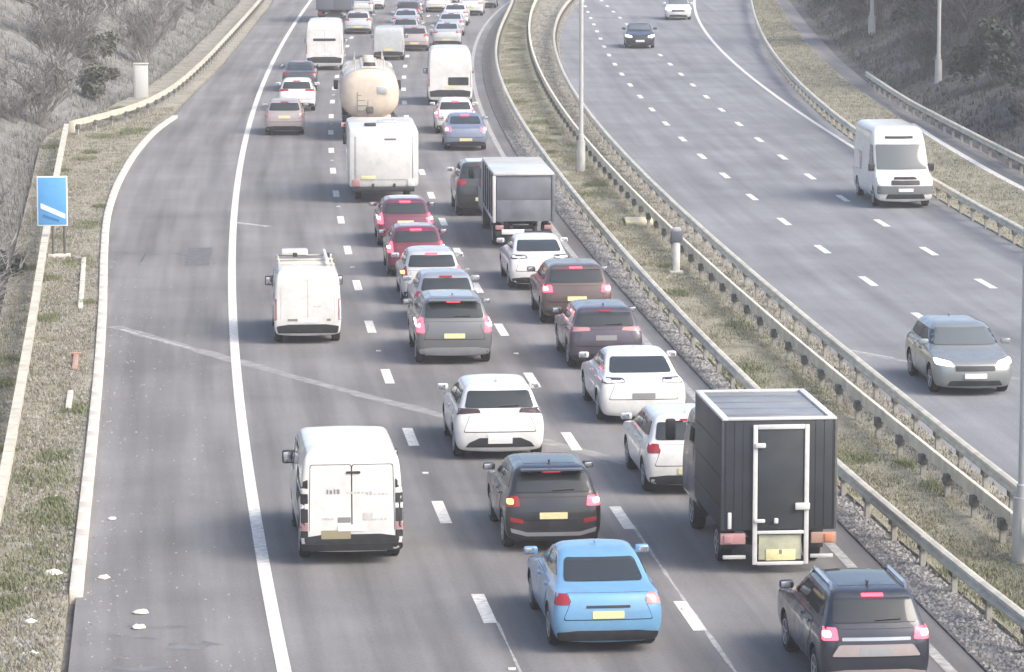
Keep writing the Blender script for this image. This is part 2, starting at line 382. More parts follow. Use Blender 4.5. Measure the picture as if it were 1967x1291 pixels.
# ------------------------------------------------------------------ kerb of separate stones along the hard shoulder
kerb = tag(empty("shoulder_kerb", (0, 0, 0)), kind="structure")
y = 64.2
while y < 171:
    y2 = y + 2.9
    a = Vector((L2(y), y, 0)); b = Vector((L2(min(y2, 171.6)), min(y2, 171.6), 0)); d = b - a
    bm = bmesh.new(); add_box(bm, (0, 0, 0), (.24, d.length - .05, .36), .02)
    o = bm_obj("kerb_stone", bm, M_CONC, kerb); o.location = (a + b) / 2 + Vector((0, 0, -.05 + random.uniform(-.008, .008)))
    o.rotation_euler.z = -math.atan2(d.x, d.y)
    y = y2
for y in (104.5, 107.5, 110.5, 113.5, 86.2):
    bm = bmesh.new(); add_box(bm, (0, 0, 0), (.14, 2.7, .16), .015)
    o = bm_obj("edging_stone", bm, M_CONC, kerb); o.location = (L2(y) - .62, y, .05); o.rotation_euler.z = -math.atan(L2.slope(y))

# ------------------------------------------------------------------ steel safety barriers: rail sections and posts
def barrier(label, line, y0, y1, side, step=2.4, boxrail=False, end=False, zc=.6):
    root = tag(empty("safety_barrier", (line(y0), y0, 0)), label, "barrier", "steel safety barriers")
    o0 = Vector(root.location)
    def pt(y, off, z):
        s = line.slope(y); q = math.sqrt(1 + s * s)
        return Vector((line(y) + off / q, y - off * s / q, z)) - o0
    if boxrail: prof = [(-.10, -.10), (-.10, .10), (.10, .10), (.10, -.10)]
    else: prof = [(.00, -.13), (-.07, -.105), (-.08, -.055), (-.015, 0), (-.08, .055), (-.07, .105), (.0, .13), (.04, .13), (.04, -.13)]
    prof = [(a * side, b) for a, b in prof]
    y = y0; i = 0
    while y < y1 - .1:
        yb = min(y + step * 2, y1); v, f = [], []
        seg = [y, (y + yb) / 2, yb - .035]
        for yy in seg:
            for a, b in prof: v.append(tuple(pt(yy, a, zc + b + (.004 if i % 2 else 0))))
        n = len(prof)
        for r in range(2):
            for j in range(n): f.append((r * n + j, r * n + (j + 1) % n, (r + 1) * n + (j + 1) % n, (r + 1) * n + j))
        f += [tuple(range(n))[::-1], tuple(range(2 * n, 3 * n))]
        pydata("rail_section", v, f, M_GALV, root); y = yb; i += 1
    bm = bmesh.new(); add_box(bm, (0, 0, .16), (.10, .12, .44), .006); nf = len(bm.faces); add_box(bm, (0, 0, .45), (.15, .26, .20), .006)  # upper block: bracket coloured dark to paint the shadow gap under the rail
    bm.faces.ensure_lookup_table()
    for q in range(nf, len(bm.faces)): bm.faces[q].material_index = 1
    me = bpy.data.meshes.new("post"); bm.to_mesh(me); bm.free(); me.materials.append(M_GALVP); me.materials.append(M_GALVD)
    y = y0 + .5
    while y < y1:
        o = bpy.data.objects.new("post", me); COL.objects.link(o); o.parent = root
        o.location = pt(y, side * (.075 if not boxrail else 0), -.02 if not boxrail else -.07); o.rotation_euler.z = -math.atan(line.slope(y))
        y += step
    if end:
        p = pt(y0, 0, .45); box("end_terminal", tuple(p), (.26, .12, .5), M_GALV, root, .03)
    return root
barrier("pale steel barrier between the queueing lanes and the grass median", M1, 52, 300, 1, zc=.58)
barrier("steel barrier with open posts on the median grass, nearer the queue of its close pair", CB, 54, 300, -1)
barrier("steel barrier at the edge of the clear oncoming carriageway, outer of the close pair", DB, 55, 300, 1)
barrier("steel barrier curving past the top of the hard shoulder below the scrub bank", L1, 160.8, 305, 1, end=True)
barrier("broad pale steel barrier running down the left edge beside the blue sign", LB, 61, 159.5, 1, boxrail=True)
barrier("steel barrier hugging the outer edge line beside the oncoming white van", R4, 95, 300, 1)
barrier("far steel barrier below the dark wooded bank, beyond the slip road", R5, 112, 193, 1)

# ------------------------------------------------------------------ vehicles: shared pieces
def lathe(name, prof, n, m, caps=True):
    """turned about the X axis"""
    v, f = [], []
    for r, x in prof:
        for k in range(n):
            a = 2 * math.pi * k / n; v.append((x, r * math.cos(a), r * math.sin(a)))
    for i in range(len(prof) - 1):
        for k in range(n): f.append((i * n + k, i * n + (k + 1) % n, (i + 1) * n + (k + 1) % n, (i + 1) * n + k))
    if caps: f += [tuple(range(n)), tuple(range((len(prof) - 1) * n, len(prof) * n))[::-1]]
    me = bpy.data.meshes.new(name); me.from_pydata(v, [], f); me.update()
    me.polygons.foreach_set("use_smooth", [True] * len(me.polygons)); me.set_sharp_from_angle(angle=math.radians(35)); me.materials.append(m)
    return me
TYRE = lathe("tyre", [(.62, -.30), (.90, -.32), (.985, -.26), (1, -.12), (1, .12), (.985, .26), (.90, .32), (.62, .30)], 28, M_TYRE)
def rim_mesh():
    bm = bmesh.new()
    me = lathe("rim_base", [(.64, .22), (.64, .335), (.58, .33), (.55, .2), (.12, .2), (.12, .3), (.02, .31)], 28, M_RIM); bm.from_mesh(me)
    from mathutils import Matrix
    for k in range(5): add_box(bm, (0, 0, 0), (.08, .12, .5), 0); vs = bm.verts[-8:] if False else None
    bm.verts.ensure_lookup_table(); n0 = len(bm.verts) - 40
    for k in range(5):
        vs = [bm.verts[n0 + 8 * k + i] for i in range(8)]
        bmesh.ops.translate(bm, vec=(.28, 0, .33), verts=vs)
        bmesh.ops.rotate(bm, cent=(0, 0, 0), matrix=Matrix.Rotation(2 * math.pi * k / 5, 3, 'X'), verts=vs)
    bmesh.ops.recalc_face_normals(bm, faces=bm.faces)
    r = bpy.data.meshes.new("rim"); bm.to_mesh(r); bm.free(); r.materials.append(M_RIM)
    r.materials.append(M_GAP)
    return r
RIM = rim_mesh()
def wheel(root, x, y, R, w=.21):
    s = 1 if x > 0 else -1
    t = link("wheel", TYRE, root); t.location = (x - s * w / 2 * 1.0, y, R); t.scale = (w / .64, R, R)
    if s < 0: t.rotation_euler.z = math.pi
    r = link("rim", RIM, t)
    return t

def fillet(poly, r, n=4):
    if r <= 0: return [Vector(p) for p in poly]
    out = []; k = len(poly)
    for i in range(k):
        p = Vector(poly[i]); a = Vector(poly[i - 1]) - p; b = Vector(poly[(i + 1) % k]) - p
        d = min(r, a.length * .45, b.length * .45)
        p0 = p + a.normalized() * d; p1 = p + b.normalized() * d
        for j in range(n + 1):
            t = j / n; out.append(p0 * (1 - t) ** 2 + p * 2 * t * (1 - t) + p1 * t * t)
    return out
AX = {'rear': (lambda a, b: Vector((a, -12, b)), Vector((0, 1, 0))), 'front': (lambda a, b: Vector((a, 14, b)), Vector((0, -1, 0))),
      'left': (lambda a, b: Vector((-6, a, b)), Vector((1, 0, 0))), 'right': (lambda a, b: Vector((6, a, b)), Vector((-1, 0, 0))),
      'top': (lambda a, b: Vector((a, b, 8)), Vector((0, 0, -1)))}
def patch(name, bvh, poly, axis, m, parent, off=.006, depth=.02, step=.12, r=.03, ring=None):
    """a panel with thickness that follows the body surface behind its outline"""
    O, D = AX[axis]
    out = fillet(poly, r)
    dense = []
    for i, p in enumerate(out):
        q = out[(i + 1) % len(out)]; k = max(1, int((q - p).length / step))
        dense += [p.lerp(q, j / k) for j in range(k)]
    n = len(dense)
    xs = [p.x for p in dense]; zs = [p.y for p in dense]
    pts = list(dense)
    def inside(x, y):
        c = False; j = n - 1
        for i in range(n):
            if (zs[i] > y) != (zs[j] > y) and x < (xs[j] - xs[i]) * (y - zs[i]) / (zs[j] - zs[i]) + xs[i]: c = not c
            j = i
        return c
    def far(x, y): return min((p.x - x) ** 2 + (p.y - y) ** 2 for p in dense) > (step * .4) ** 2
    gx = min(xs) + step / 2
    while gx < max(xs):
        gy = min(zs) + step / 2
        while gy < max(zs):
            if inside(gx, gy) and far(gx, gy): pts.append(Vector((gx, gy)))
            gy += step
        gx += step
    V2, _, F2, _, _, _ = delaunay_2d_cdt(pts, [(i, (i + 1) % n) for i in range(n)], [], 1, 1e-5)
    bm = bmesh.new(); bv = []
    last = None
    for p in V2:
        o = O(p.x, p.y); h = bvh.ray_cast(o, D)
        if h[0] is None:
            g = last if last is not None else Vector((p.x, 0, p.y))
            q = {'rear': Vector((p.x, g.y, p.y)), 'front': Vector((p.x, g.y, p.y)), 'left': Vector((g.x, p.x, p.y)), 'right': Vector((g.x, p.x, p.y)), 'top': Vector((p.x, p.y, g.z))}[axis]
            h = bvh.find_nearest(q)
        co, nn = h[0], h[1]
        if nn.dot(D) > 0: nn = -nn
        last = co
        bv.append(bm.verts.new(co + nn * off))
    for fc in F2:
        try: bm.faces.new([bv[i] for i in fc])
        except ValueError: pass
    bmesh.ops.recalc_face_normals(bm, faces=bm.faces)
    fs = list(bm.faces)
    if fs and sum(ff.normal.dot(D) * ff.calc_area() for ff in fs) > 0: bmesh.ops.reverse_faces(bm, faces=fs)
    bd = [e for e in bm.edges if len(e.link_faces) == 1]
    ex = bmesh.ops.extrude_edge_only(bm, edges=bd)
    nv = [g for g in ex["geom"] if isinstance(g, bmesh.types.BMVert)]
    bmesh.ops.translate(bm, vec=D * depth, verts=nv)
    if ring:
        for ff in bm.faces:
            if ff not in fs: ff.material_index = 1
    me = bpy.data.meshes.new(name); bm.normal_update(); bm.to_mesh(me); bm.free()
    me.polygons.foreach_set("use_smooth", [True] * len(me.polygons)); me.set_sharp_from_angle(angle=math.radians(50))
    o = link(name, me, parent, [m, ring] if ring else m)
    if ring:
        c = sum((Vector(p) for p in poly), Vector((0, 0))) / len(poly)
        w = max(xs) - min(xs); hh = max(zs) - min(zs)
        big = [(c.x + (p[0] - c.x) * (1 + .026 / w), c.y + (p[1] - c.y) * (1 + .026 / hh)) for p in poly]
        patch("panel_gap", bvh, big, axis, ring, o, off=.002, depth=.01, step=step, r=r)
    return o

def outline(yr, yf, hw, rx, ryr, ryf, br, bf):
    rx = min(rx, hw * .9)
    pts = []
    L = yf - yr
    ryr = min(ryr, L * .4); ryf = min(ryf, L * .4)
    for t in (.15, .5, .85): x = (hw - rx) * t; pts.append((x, yr + br * (x / hw) ** 2))
    y0 = yr + br * ((hw - rx) / hw) ** 2
    for k in range(4):
        a = math.pi / 2 * k / 3; pts.append((hw - rx + rx * math.sin(a), y0 + ryr * (1 - math.cos(a))))
    y1 = yf - bf * ((hw - rx) / hw) ** 2
    for k in range(1, 7):
        t = k / 7; pts.append((hw * (1 - .012 * (2 * t - 1) ** 2), (y0 + ryr) * (1 - t) + (y1 - ryf) * t))
    for k in range(4):
        a = math.pi / 2 * (1 - k / 3); pts.append((hw - rx + rx * math.sin(a), y1 - ryf * (1 - math.cos(a))))
    for t in (.85, .5, .15): x = (hw - rx) * t; pts.append((x, yf - bf * (x / hw) ** 2))
    return pts
def body_mesh(sl, sub):
    bm = bmesh.new(); R = []
    for s in sl:
        p = outline(*s[1:]); z = s[0]
        r = [bm.verts.new((x, y, z)) for x, y in p]; l = [bm.verts.new((-x, y, z)) for x, y in p]
        R.append((r, l))
    m = len(R[0][0])
    for (r0, l0), (r1, l1) in zip(R, R[1:]):
        for j in range(m - 1):
            bm.faces.new((r0[j], r0[j + 1], r1[j + 1], r1[j])); bm.faces.new((l0[j + 1], l0[j], l1[j], l1[j + 1]))
        bm.faces.new((l0[0], r0[0], r1[0], l1[0])); bm.faces.new((r0[-1], l0[-1], l1[-1], r1[-1]))
    for (r, l) in (R[0], R[-1]):
        for j in range(m - 1): bm.faces.new((r[j], r[j + 1], l[j + 1], l[j]))
    bmesh.ops.recalc_face_normals(bm, faces=bm.faces)
    me = bpy.data.meshes.new("body_cage"); bm.to_mesh(me); bm.free()
    return me
def evaluate(me, sub, wells=None):
    o = bpy.data.objects.new("tmp", me); COL.objects.link(o)
    md = o.modifiers.new("s", 'SUBSURF'); md.levels = sub; md.render_levels = sub
    w = None
    if wells:
        bm = bmesh.new()
        for x, y, z, r in wells:
            q = bmesh.ops.create_cone(bm, cap_ends=True, segments=20, radius1=r, radius2=r, depth=.62)
            from mathutils import Matrix
            bmesh.ops.rotate(bm, cent=(0, 0, 0), matrix=Matrix.Rotation(math.pi / 2, 3, 'Y'), verts=q["verts"])
            bmesh.ops.translate(bm, vec=(x, y, z), verts=q["verts"])
        bmesh.ops.recalc_face_normals(bm, faces=bm.faces)
        for ff in bm.faces: ff.material_index = 1
        wm = bpy.data.meshes.new("wells"); bm.to_mesh(wm); bm.free(); wm.materials.append(None); wm.materials.append(M_WELL)
        me.materials.append(M_WELL); me.materials.append(M_WELL)
        w = bpy.data.objects.new("wells", wm); COL.objects.link(w)
        b = o.modifiers.new("b", 'BOOLEAN'); b.operation = 'DIFFERENCE'; b.object = w; b.solver = 'EXACT'
    dg = bpy.context.evaluated_depsgraph_get()
    r = bpy.data.meshes.new_from_object(o.evaluated_get(dg))
    bpy.data.objects.remove(o)
    if w: bpy.data.objects.remove(w)
    return r

def profile(kind, L, W, H):
    hw = W / 2
    if kind == 'saloon':
        k = H / 1.435
        R = [(.17, .14, .14, .84), (.24, .04, .04, .94), (.42, .0, .0, .99), (.60, .0, .01, 1), (.72, .015, .06, .998), (.80, .03, .22, .985), (.88, .06, .60, .968), (.94, .085, 1.0, .95),
             (.985, .15, 1.16, .915), (1.012, .40, 1.24, .875), (1.05, .60, 1.34, .85), (1.15, .86, 1.54, .81), (1.27, 1.16, 1.78, .76), (1.365, 1.40, 1.98, .71), (1.41, 1.56, 2.10, .65), (1.428, 1.72, 2.22, .56), (1.435, 1.9, 2.36, .42)]
        d = dict(zb=.985, zw=1.045, zr=1.41, yRB=.62, yRR=1.42, yRF=1.98, yWS=1.27, hb=.845, hr=.68, rx=.24, ryr=.14, ryf=.30, br=.05, bf=.16)
    elif kind == 'suv':
        k = H / 1.66
        R = [(.22, .12, .14, .86), (.30, .03, .04, .95), (.50, .0, .0, .99), (.72, .0, .0, 1), (.88, .02, .06, .998), (.96, .04, .22, .985), (1.03, .06, .62, .97), (1.09, .085, 1.02, .95),
             (1.13, .12, 1.16, .915), (1.25, .20, 1.36, .865), (1.40, .31, 1.60, .82), (1.53, .41, 1.82, .775), (1.60, .48, 1.98, .72), (1.635, .56, 2.10, .64), (1.65, .72, 2.26, .54), (1.66, .92, 2.42, .40)]
        d = dict(zb=1.11, zw=1.16, zr=1.615, yRB=.13, yRR=.45, yRF=1.83, yWS=1.18, hb=.90, hr=.75, rx=.20, ryr=.12, ryf=.26, br=.05, bf=.14)
    elif kind == 'van':
        k = H / 1.97
        R = [(.22, .10, .12, .88), (.30, .02, .03, .96), (.50, .0, .0, .995), (.80, .0, .01, 1), (.98, .005, .10, 1), (1.06, .01, .36, .99), (1.13, .012, .66, .985), (1.18, .014, .80, .98),
             (1.40, .02, 1.10, .97), (1.62, .03, 1.40, .95), (1.78, .045, 1.64, .925), (1.88, .07, 1.82, .89), (1.935, .12, 1.98, .83), (1.958, .24, 2.15, .72), (1.97, .45, 2.35, .55)]
        d = dict(zb=1.15, zw=1.2, zr=1.86, yRB=.02, yRR=.05, yRF=1.62, yWS=.82, hb=.975, hr=.92, rx=.10, ryr=.06, ryf=.26, br=.015, bf=.14)
    else:
        k = H / 1.49
        R = [(.17, .12, .14, .85), (.24, .03, .04, .945), (.42, .0, .0, .99), (.60, .005, .0, 1), (.74, .03, .06, .998), (.82, .05, .20, .985), (.89, .075, .56, .967), (.95, .10, .98, .948),
             (.99, .14, 1.10, .91), (1.10, .23, 1.32, .86), (1.24, .36, 1.56, .81), (1.36, .49, 1.77, .76), (1.425, .57, 1.92, .70), (1.46, .66, 2.05, .62), (1.48, .80, 2.20, .53), (1.49, .98, 2.36, .40)]
        d = dict(zb=.975, zw=1.03, zr=1.44, yRB=.15, yRR=.52, yRF=1.78, yWS=1.12, hb=.89, hr=.72, rx=.24, ryr=.16, ryf=.28, br=.06, bf=.15)
    sl = []
    k0 = min(k, 1.06); d['Hf'] = H
    zk = lambda z: z * k
    if kind == 'van':      # a high roof is added above the bonnet line only
        d['Hf'] = 1.97 * k0; zk = lambda z: z * k0 if z <= 1.18 else 1.18 * k0 + (z - 1.18) * (H - 1.18 * k0) / .79
    for z, a, b, w in R:
        sl.append((zk(z), a, L - b, hw * w, d['rx'] * w, d['ryr'], d['ryf'], d['br'], d['bf']))
    for q in ('zb', 'zw', 'zr'): d[q] = zk(d[q])
    d['hb'] *= hw; d['hr'] *= hw
    d['yRF'] = L - d['yRF']; d['yWS'] = L - d['yWS']
    return sl, d

LIGHTS = {   # right-hand tail lamp in (x / half width, z / height)
    'hatch': [(.60, .60), (.985, .58), (.985, .70), (.66, .685)],
    'tall': [(.78, .50), (.965, .50), (.965, .72), (.81, .72)],
    'slim': [(.42, .645), (.985, .625), (.985, .70), (.46, .695)],
    'low': [(.68, .56), (.955, .555), (.955, .67), (.71, .67)],
    'column': [(.905, .33), (.995, .33), (.995, .62), (.905, .62)],
}
def car(name, label, cat, x, y, kind='hatch', L=4.3, Wd=1.8, H=1.49, color=None, toward=False, lamp='hatch', lit=True, amber=False, plate='bumper', roof_rails=False, rot=0,
        detail=2, hi=True, oh=.78, wb=None, R=.32, group="vehicles queueing on the busy carriageway", glass_rear=True, dark_roof=None, plate_m=None, spoiler=False, lensm=None, lens_right=None, bumper=None, arch=True, rear=None, screen=None, mirror=None, lower=True, hatch_panel=True):
    sl, d = profile(kind, L, Wd, H)
    hw = Wd / 2; wb = wb or L * .60
    if toward:
        h = heading_toward(x, y) + rot
        x -= math.sin(-(h)) * -0; px, py = x, y
        s = -math.tan(h - math.pi)
        root = empty(name, (x + s * wb, y + wb, 0.002), h)       # (x, y) is the front axle
    else:
        root = empty(name, (x, y, .002), heading_away(x, y) + rot)
    tag(root, label, cat, group)
    sl = [(a, b - oh, c - oh, *r) for a, b, c, *r in sl]
    for q in ('yRB', 'yRR', 'yRF', 'yWS'): d[q] -= oh
    yF = L - oh
    cage = body_mesh(sl, detail)
    sub = 2 if detail >= 2 else 1
    smooth = evaluate(cage.copy(), sub)
    bvh = BVHTree.FromPolygons([v.co for v in smooth.vertices], [tuple(p.vertices) for p in smooth.polygons])
    wells = [(sx * (hw - .12), yy, R + .01, R + .06) for sx in (-1, 1) for yy in (0, wb)]
    me = evaluate(cage, sub, wells) if arch else smooth
    me.name = "body"; me.polygons.foreach_set("use_smooth", [True] * len(me.polygons)); me.set_sharp_from_angle(angle=math.radians(38))
    o = bpy.data.objects.new("body", me); COL.objects.link(o); o.parent = root
    if len(me.materials) == 0: me.materials.append(color)
    else: me.materials[0] = color
    if not arch:
        for sx, ax in ((1, 'right'), (-1, 'left')):
            for yy in (0, wb):
                patch("wheel_arch", bvh, [(yy + (R + .05) * math.cos(t), max(.2, R + (R + .05) * math.sin(t))) for t in (2 * math.pi * i / 14 for i in range(14))], ax, M_WELL, root, r=0, off=.004)
    for sx in (-1, 1):
        for yy in (0, wb): wheel(root, sx * (hw - .025), yy, R)
    P = lambda n, poly, ax, m, **k: patch(n, bvh, poly, ax, m, root, **k)
    zb, zw, zr, hb, hr, Hf = d['zw'], d['zw'], d['zr'], d['hb'], d['hr'], d['Hf']
    sz = screen or zr - .06
    st = .085 if detail >= 2 else .11
    dn = d['zb']
    # rear
    if kind != 'van' and glass_rear:
        P("rear_window", [(-hb * .86, zw + .02), (hb * .86, zw + .02), (hr * .93, zr - .09), (-hr * .93, zr - .09)], 'rear', M_GLASS, step=st, r=.06, off=.012)
    lp = LIGHTS[lamp]
    for sx in (-1, 1):
        lm = lensm or (M_BRAKE if lit else M_RED)
        if amber and sx < 0: lm = M_RED
        if lens_right and sx > 0: lm = lens_right
        t = P("tail_light", [(sx * a * hw, b * H) for a, b in lp], 'rear', lm, step=.06, r=.03, off=.012)
        if lit and lamp != 'column':
            cx = sum(a for a, b in lp) / 4 * hw * sx * 1.06; cz = sum(b for a, b in lp) / 4 * H
            patch("lamp_core", bvh, [(cx - .055, cz - .045), (cx + .055, cz - .045), (cx + .055, cz + .045), (cx - .055, cz + .045)], 'rear', M_AMBER if (amber and sx < 0) else M_BRAKEC, t, off=.02, depth=.02, step=.05, r=.03)
    if kind != 'van' and hatch_panel:
        zlo = .40 * H
        P("tailgate", [(-hw * .80, zlo), (hw * .80, zlo), (hw * .66, .61 * H), (hb * .90, dn - .02), (-hb * .90, dn - .02), (-hw * .66, .61 * H)], 'rear', color, step=st, r=.05, off=.008, ring=M_GAP)
    pm = plate_m or M_YPLATE
    pz = {'bumper': .33, 'gate': .53, 'mid': .45}[plate] * H
    P("number_plate", [(-.26, pz - .06), (.26, pz - .06), (.26, pz + .06), (-.26, pz + .06)], 'rear', pm, step=.13, r=.015, off=.018, depth=.03)
    if lower:
        P("bumper", [(-hw * .88, .155 * H), (hw * .88, .155 * H), (hw * .92, .25 * H), (hw * .55, .275 * H), (-hw * .55, .275 * H), (-hw * .92, .25 * H)], 'rear', bumper or M_BLACK, step=st, r=.04, off=.012)
    if hi and kind != 'van':
        P("high_brake_light", [(-.17, zr - .075), (.17, zr - .075), (.17, zr - .035), (-.17, zr - .035)], 'rear', M_BRAKE if lit else M_RED, step=.1, r=.01, off=.02)
    # sides
    yB = (d['yRR'] + d['yRF']) / 2 + .15
    zt = (screen - .02) if screen else zr - .10 * H / 1.5
    for ax in ('left', 'right'):
        if kind == 'van':
            P("side_window", [(yF - 2.05, zw + .02), (d['yWS'] - .25, zw + .02), (d['yRF'] - .05, zt), (yF - 2.05, zt)], ax, M_GLASS, step=st, r=.05, off=.011)
            if detail >= 2:
                P("door", [(yF - 2.12, .24 * Hf), (yF - 1.36, .24 * Hf), (yF - 1.0, .44 * Hf), (d['yWS'] - .16, zw - .03), (yF - 2.12, zw - .03)], ax, color, step=.2, r=.05, ring=M_GAP)
                P("door", [(yF - 3.3, .24 * H), (yF - 2.17, .24 * H), (yF - 2.17, .92 * H), (yF - 3.3, .92 * H)], ax, color, step=.25, r=.06, ring=M_GAP)
        else:
            ro = .28 if kind != 'saloon' else .20
            P("side_window", [(yB + .04, zb + .03), (d['yWS'] - .20, zb + .03), (d['yRF'] - .10, zt), (yB + .04, zt)], ax, M_GLASS, step=st, r=.05, off=.011)
            P("side_window", [(d['yRB'] + ro + .12, zb + .07), (d['yRB'] + ro + .5, zb + .03), (yB - .04, zb + .03), (yB - .04, zt), (d['yRR'] + .22, zt)], ax, M_GLASS, step=st, r=.05, off=.011)
            if detail >= 2:
                dd = P("door", [(yB + .01, .23 * H), (wb - R - .14, .23 * H), (wb - R - .02, .42 * H), (min(d['yWS'] - .12, wb - R + .08), dn - .02), (yB + .01, dn - .02)], ax, color, step=.22, r=.05, off=.007, ring=M_GAP)
                d2 = P("door", [(R + .18, .23 * H), (yB - .01, .23 * H), (yB - .01, dn - .02), (.22, dn - .02), (.26, .5 * H), (R + .12, .40 * H)], ax, color, step=.22, r=.05, off=.007, ring=M_GAP)
                for q, yy in ((dd, yB + .14), (d2, .42)):
                    patch("handle", bvh, [(yy, dn - .12), (yy + .2, dn - .12), (yy + .2, dn - .085), (yy, dn - .085)], ax, color if kind != 'van' else M_BLACK, q, off=.03, depth=.03, r=.01)
    # front
    wm = M_GLASS2 if toward else M_GLASS
    P("windscreen", [(-hb * .90, zb + .02), (hb * .90, zb + .02), (hr * .92, sz), (-hr * .92, sz)], 'front', wm, step=st, r=.06, off=.014)
    for sx in (-1, 1):
        if kind == 'van': hp = [(.58, .42), (.93, .43), (.94, .56), (.68, .52)]
        else: hp = [(.52, .47), (.95, .50), (.96, .57), (.60, .53)]
        P("headlight", [(sx * a * hw, b * Hf) for a, b in hp], 'front', M_HEAD if toward else M_HEADOFF, step=.08, r=.04, off=.016)
        mz = zb + .09
        bm = bmesh.new(); add_box(bm, (sx * (hw + .045), d['yWS'] - .30, mz), (.24, .11, .14 if kind != 'van' else .26), .04); 
        mo = bm_obj("wing_mirror", bm, mirror or (color if kind != 'van' else M_BLACK), root)
        box("mirror_glass", (sx * (hw + .065), d['yWS'] - .357, mz), (.15, .006, .10 if kind != 'van' else .2), M_CHROME, mo, .002)
    P("grille", [(-hw * .5, .40 * Hf), (hw * .5, .40 * Hf), (hw * .5, .475 * Hf), (-hw * .5, .475 * Hf)], 'front', M_BLACK, step=.1, r=.03, off=.012)
    P("air_intake", [(-hw * .7, .17 * Hf), (hw * .7, .17 * Hf), (hw * .62, .25 * Hf), (-hw * .62, .25 * Hf)], 'front', M_BLACK, step=.1, r=.04, off=.012)
    pf = .29 * Hf
    P("front_plate", [(-.26, pf), (.26, pf), (.26, pf + .11), (-.26, pf + .11)], 'front', M_WPLATE, step=.1, r=.01, off=.05, depth=.05)
    if roof_rails:
        for sx in (-1, 1):
            xx = hr * .93 * sx; pts = []
            for t in range(9):
                yy = d['yRR'] + .18 + (d['yRF'] - d['yRR'] - .3) * t / 8
                h = bvh.ray_cast(Vector((xx * .96, yy, 5)), Vector((0, 0, -1)))
                pts.append((xx * .97, yy, (h[0].z if h[0] else zr) + (.055 if 0 < t < 8 else .0)))
            tube("roof_rail", pts, .034, M_CHROME if roof_rails == 'chrome' else M_BLACK, root, 6)
    if spoiler:
        bm = bmesh.new(); add_box(bm, (0, d['yRR'] - .10, zr - .012), (hr * 1.72, .26, .035), .015); bm_obj("spoiler", bm, color, root)
    if dark_roof:
        P("roof_panel", [(-hr * .72, d['yRR'] + .35), (hr * .72, d['yRR'] + .35), (hr * .72, d['yRF'] - .15), (-hr * .72, d['yRF'] - .15)], 'top', dark_roof, step=.25, r=.1, off=.005)
    if kind not in ('van',) and detail >= 2:
        bm = bmesh.new(); add_box(bm, (0, d['yRR'] + .42, zr + .075 * H / 1.49), (.035, .14, .05), .012); bm_obj("aerial", bm, color, root)
        hz = bvh.ray_cast(Vector((0, -12, zw + .05)), Vector((0, 1, 0)))
        if hz[0] and kind in ('hatch', 'suv'):
            a = hz[0] + hz[1] * .03; h2 = bvh.ray_cast(Vector((.40, -12, zw + .062)), Vector((0, 1, 0)))
            if h2[0]: tube("rear_wiper", [tuple(a), tuple(h2[0] + h2[1] * .03)], .012, M_BLACK, root, 5)
    if rear: rear(root, bvh, patch)
    return root, bvh

C_WHITE = paint("white_paint", (.72, .72, .69)); C_VANW = paint("van_white", (.73, .72, .68), rough=.35)
C_BLACK = paint("black_paint", (.014, .015, .018)); C_BLUE = paint("light_blue_paint", (.15, .35, .56), .1)
C_GREYD = paint("dark_grey_paint", (.05, .053, .057), .3); C_SILV = paint("silver_paint", (.45, .46, .47), .6)
C_PALE = paint("pale_silver_paint", (.55, .57, .56), .3); C_PURP = paint("plum_grey_paint", (.07, .055, .075), .3)
C_BROWN = paint("brown_paint", (.11, .075, .065), .3); C_RED = paint("dark_red_paint", (.17, .018, .04), .2)
C_PINK = paint("rose_silver_paint_and_reflection", (.45, .38, .36), .3); C_SLATE = paint("slate_blue_paint", (.22, .26, .34), .4)
C_NAVY = paint("dark_blue_paint", (.022, .027, .042), .3); C_GRN = paint("grey_green_paint", (.27, .29, .285), .4)
M_TEXT = mat("faded_print", (.22, .22, .22), .7); M_TEXTP = mat("pale_print", (.50, .49, .45), .7, var=.2, scale=9)

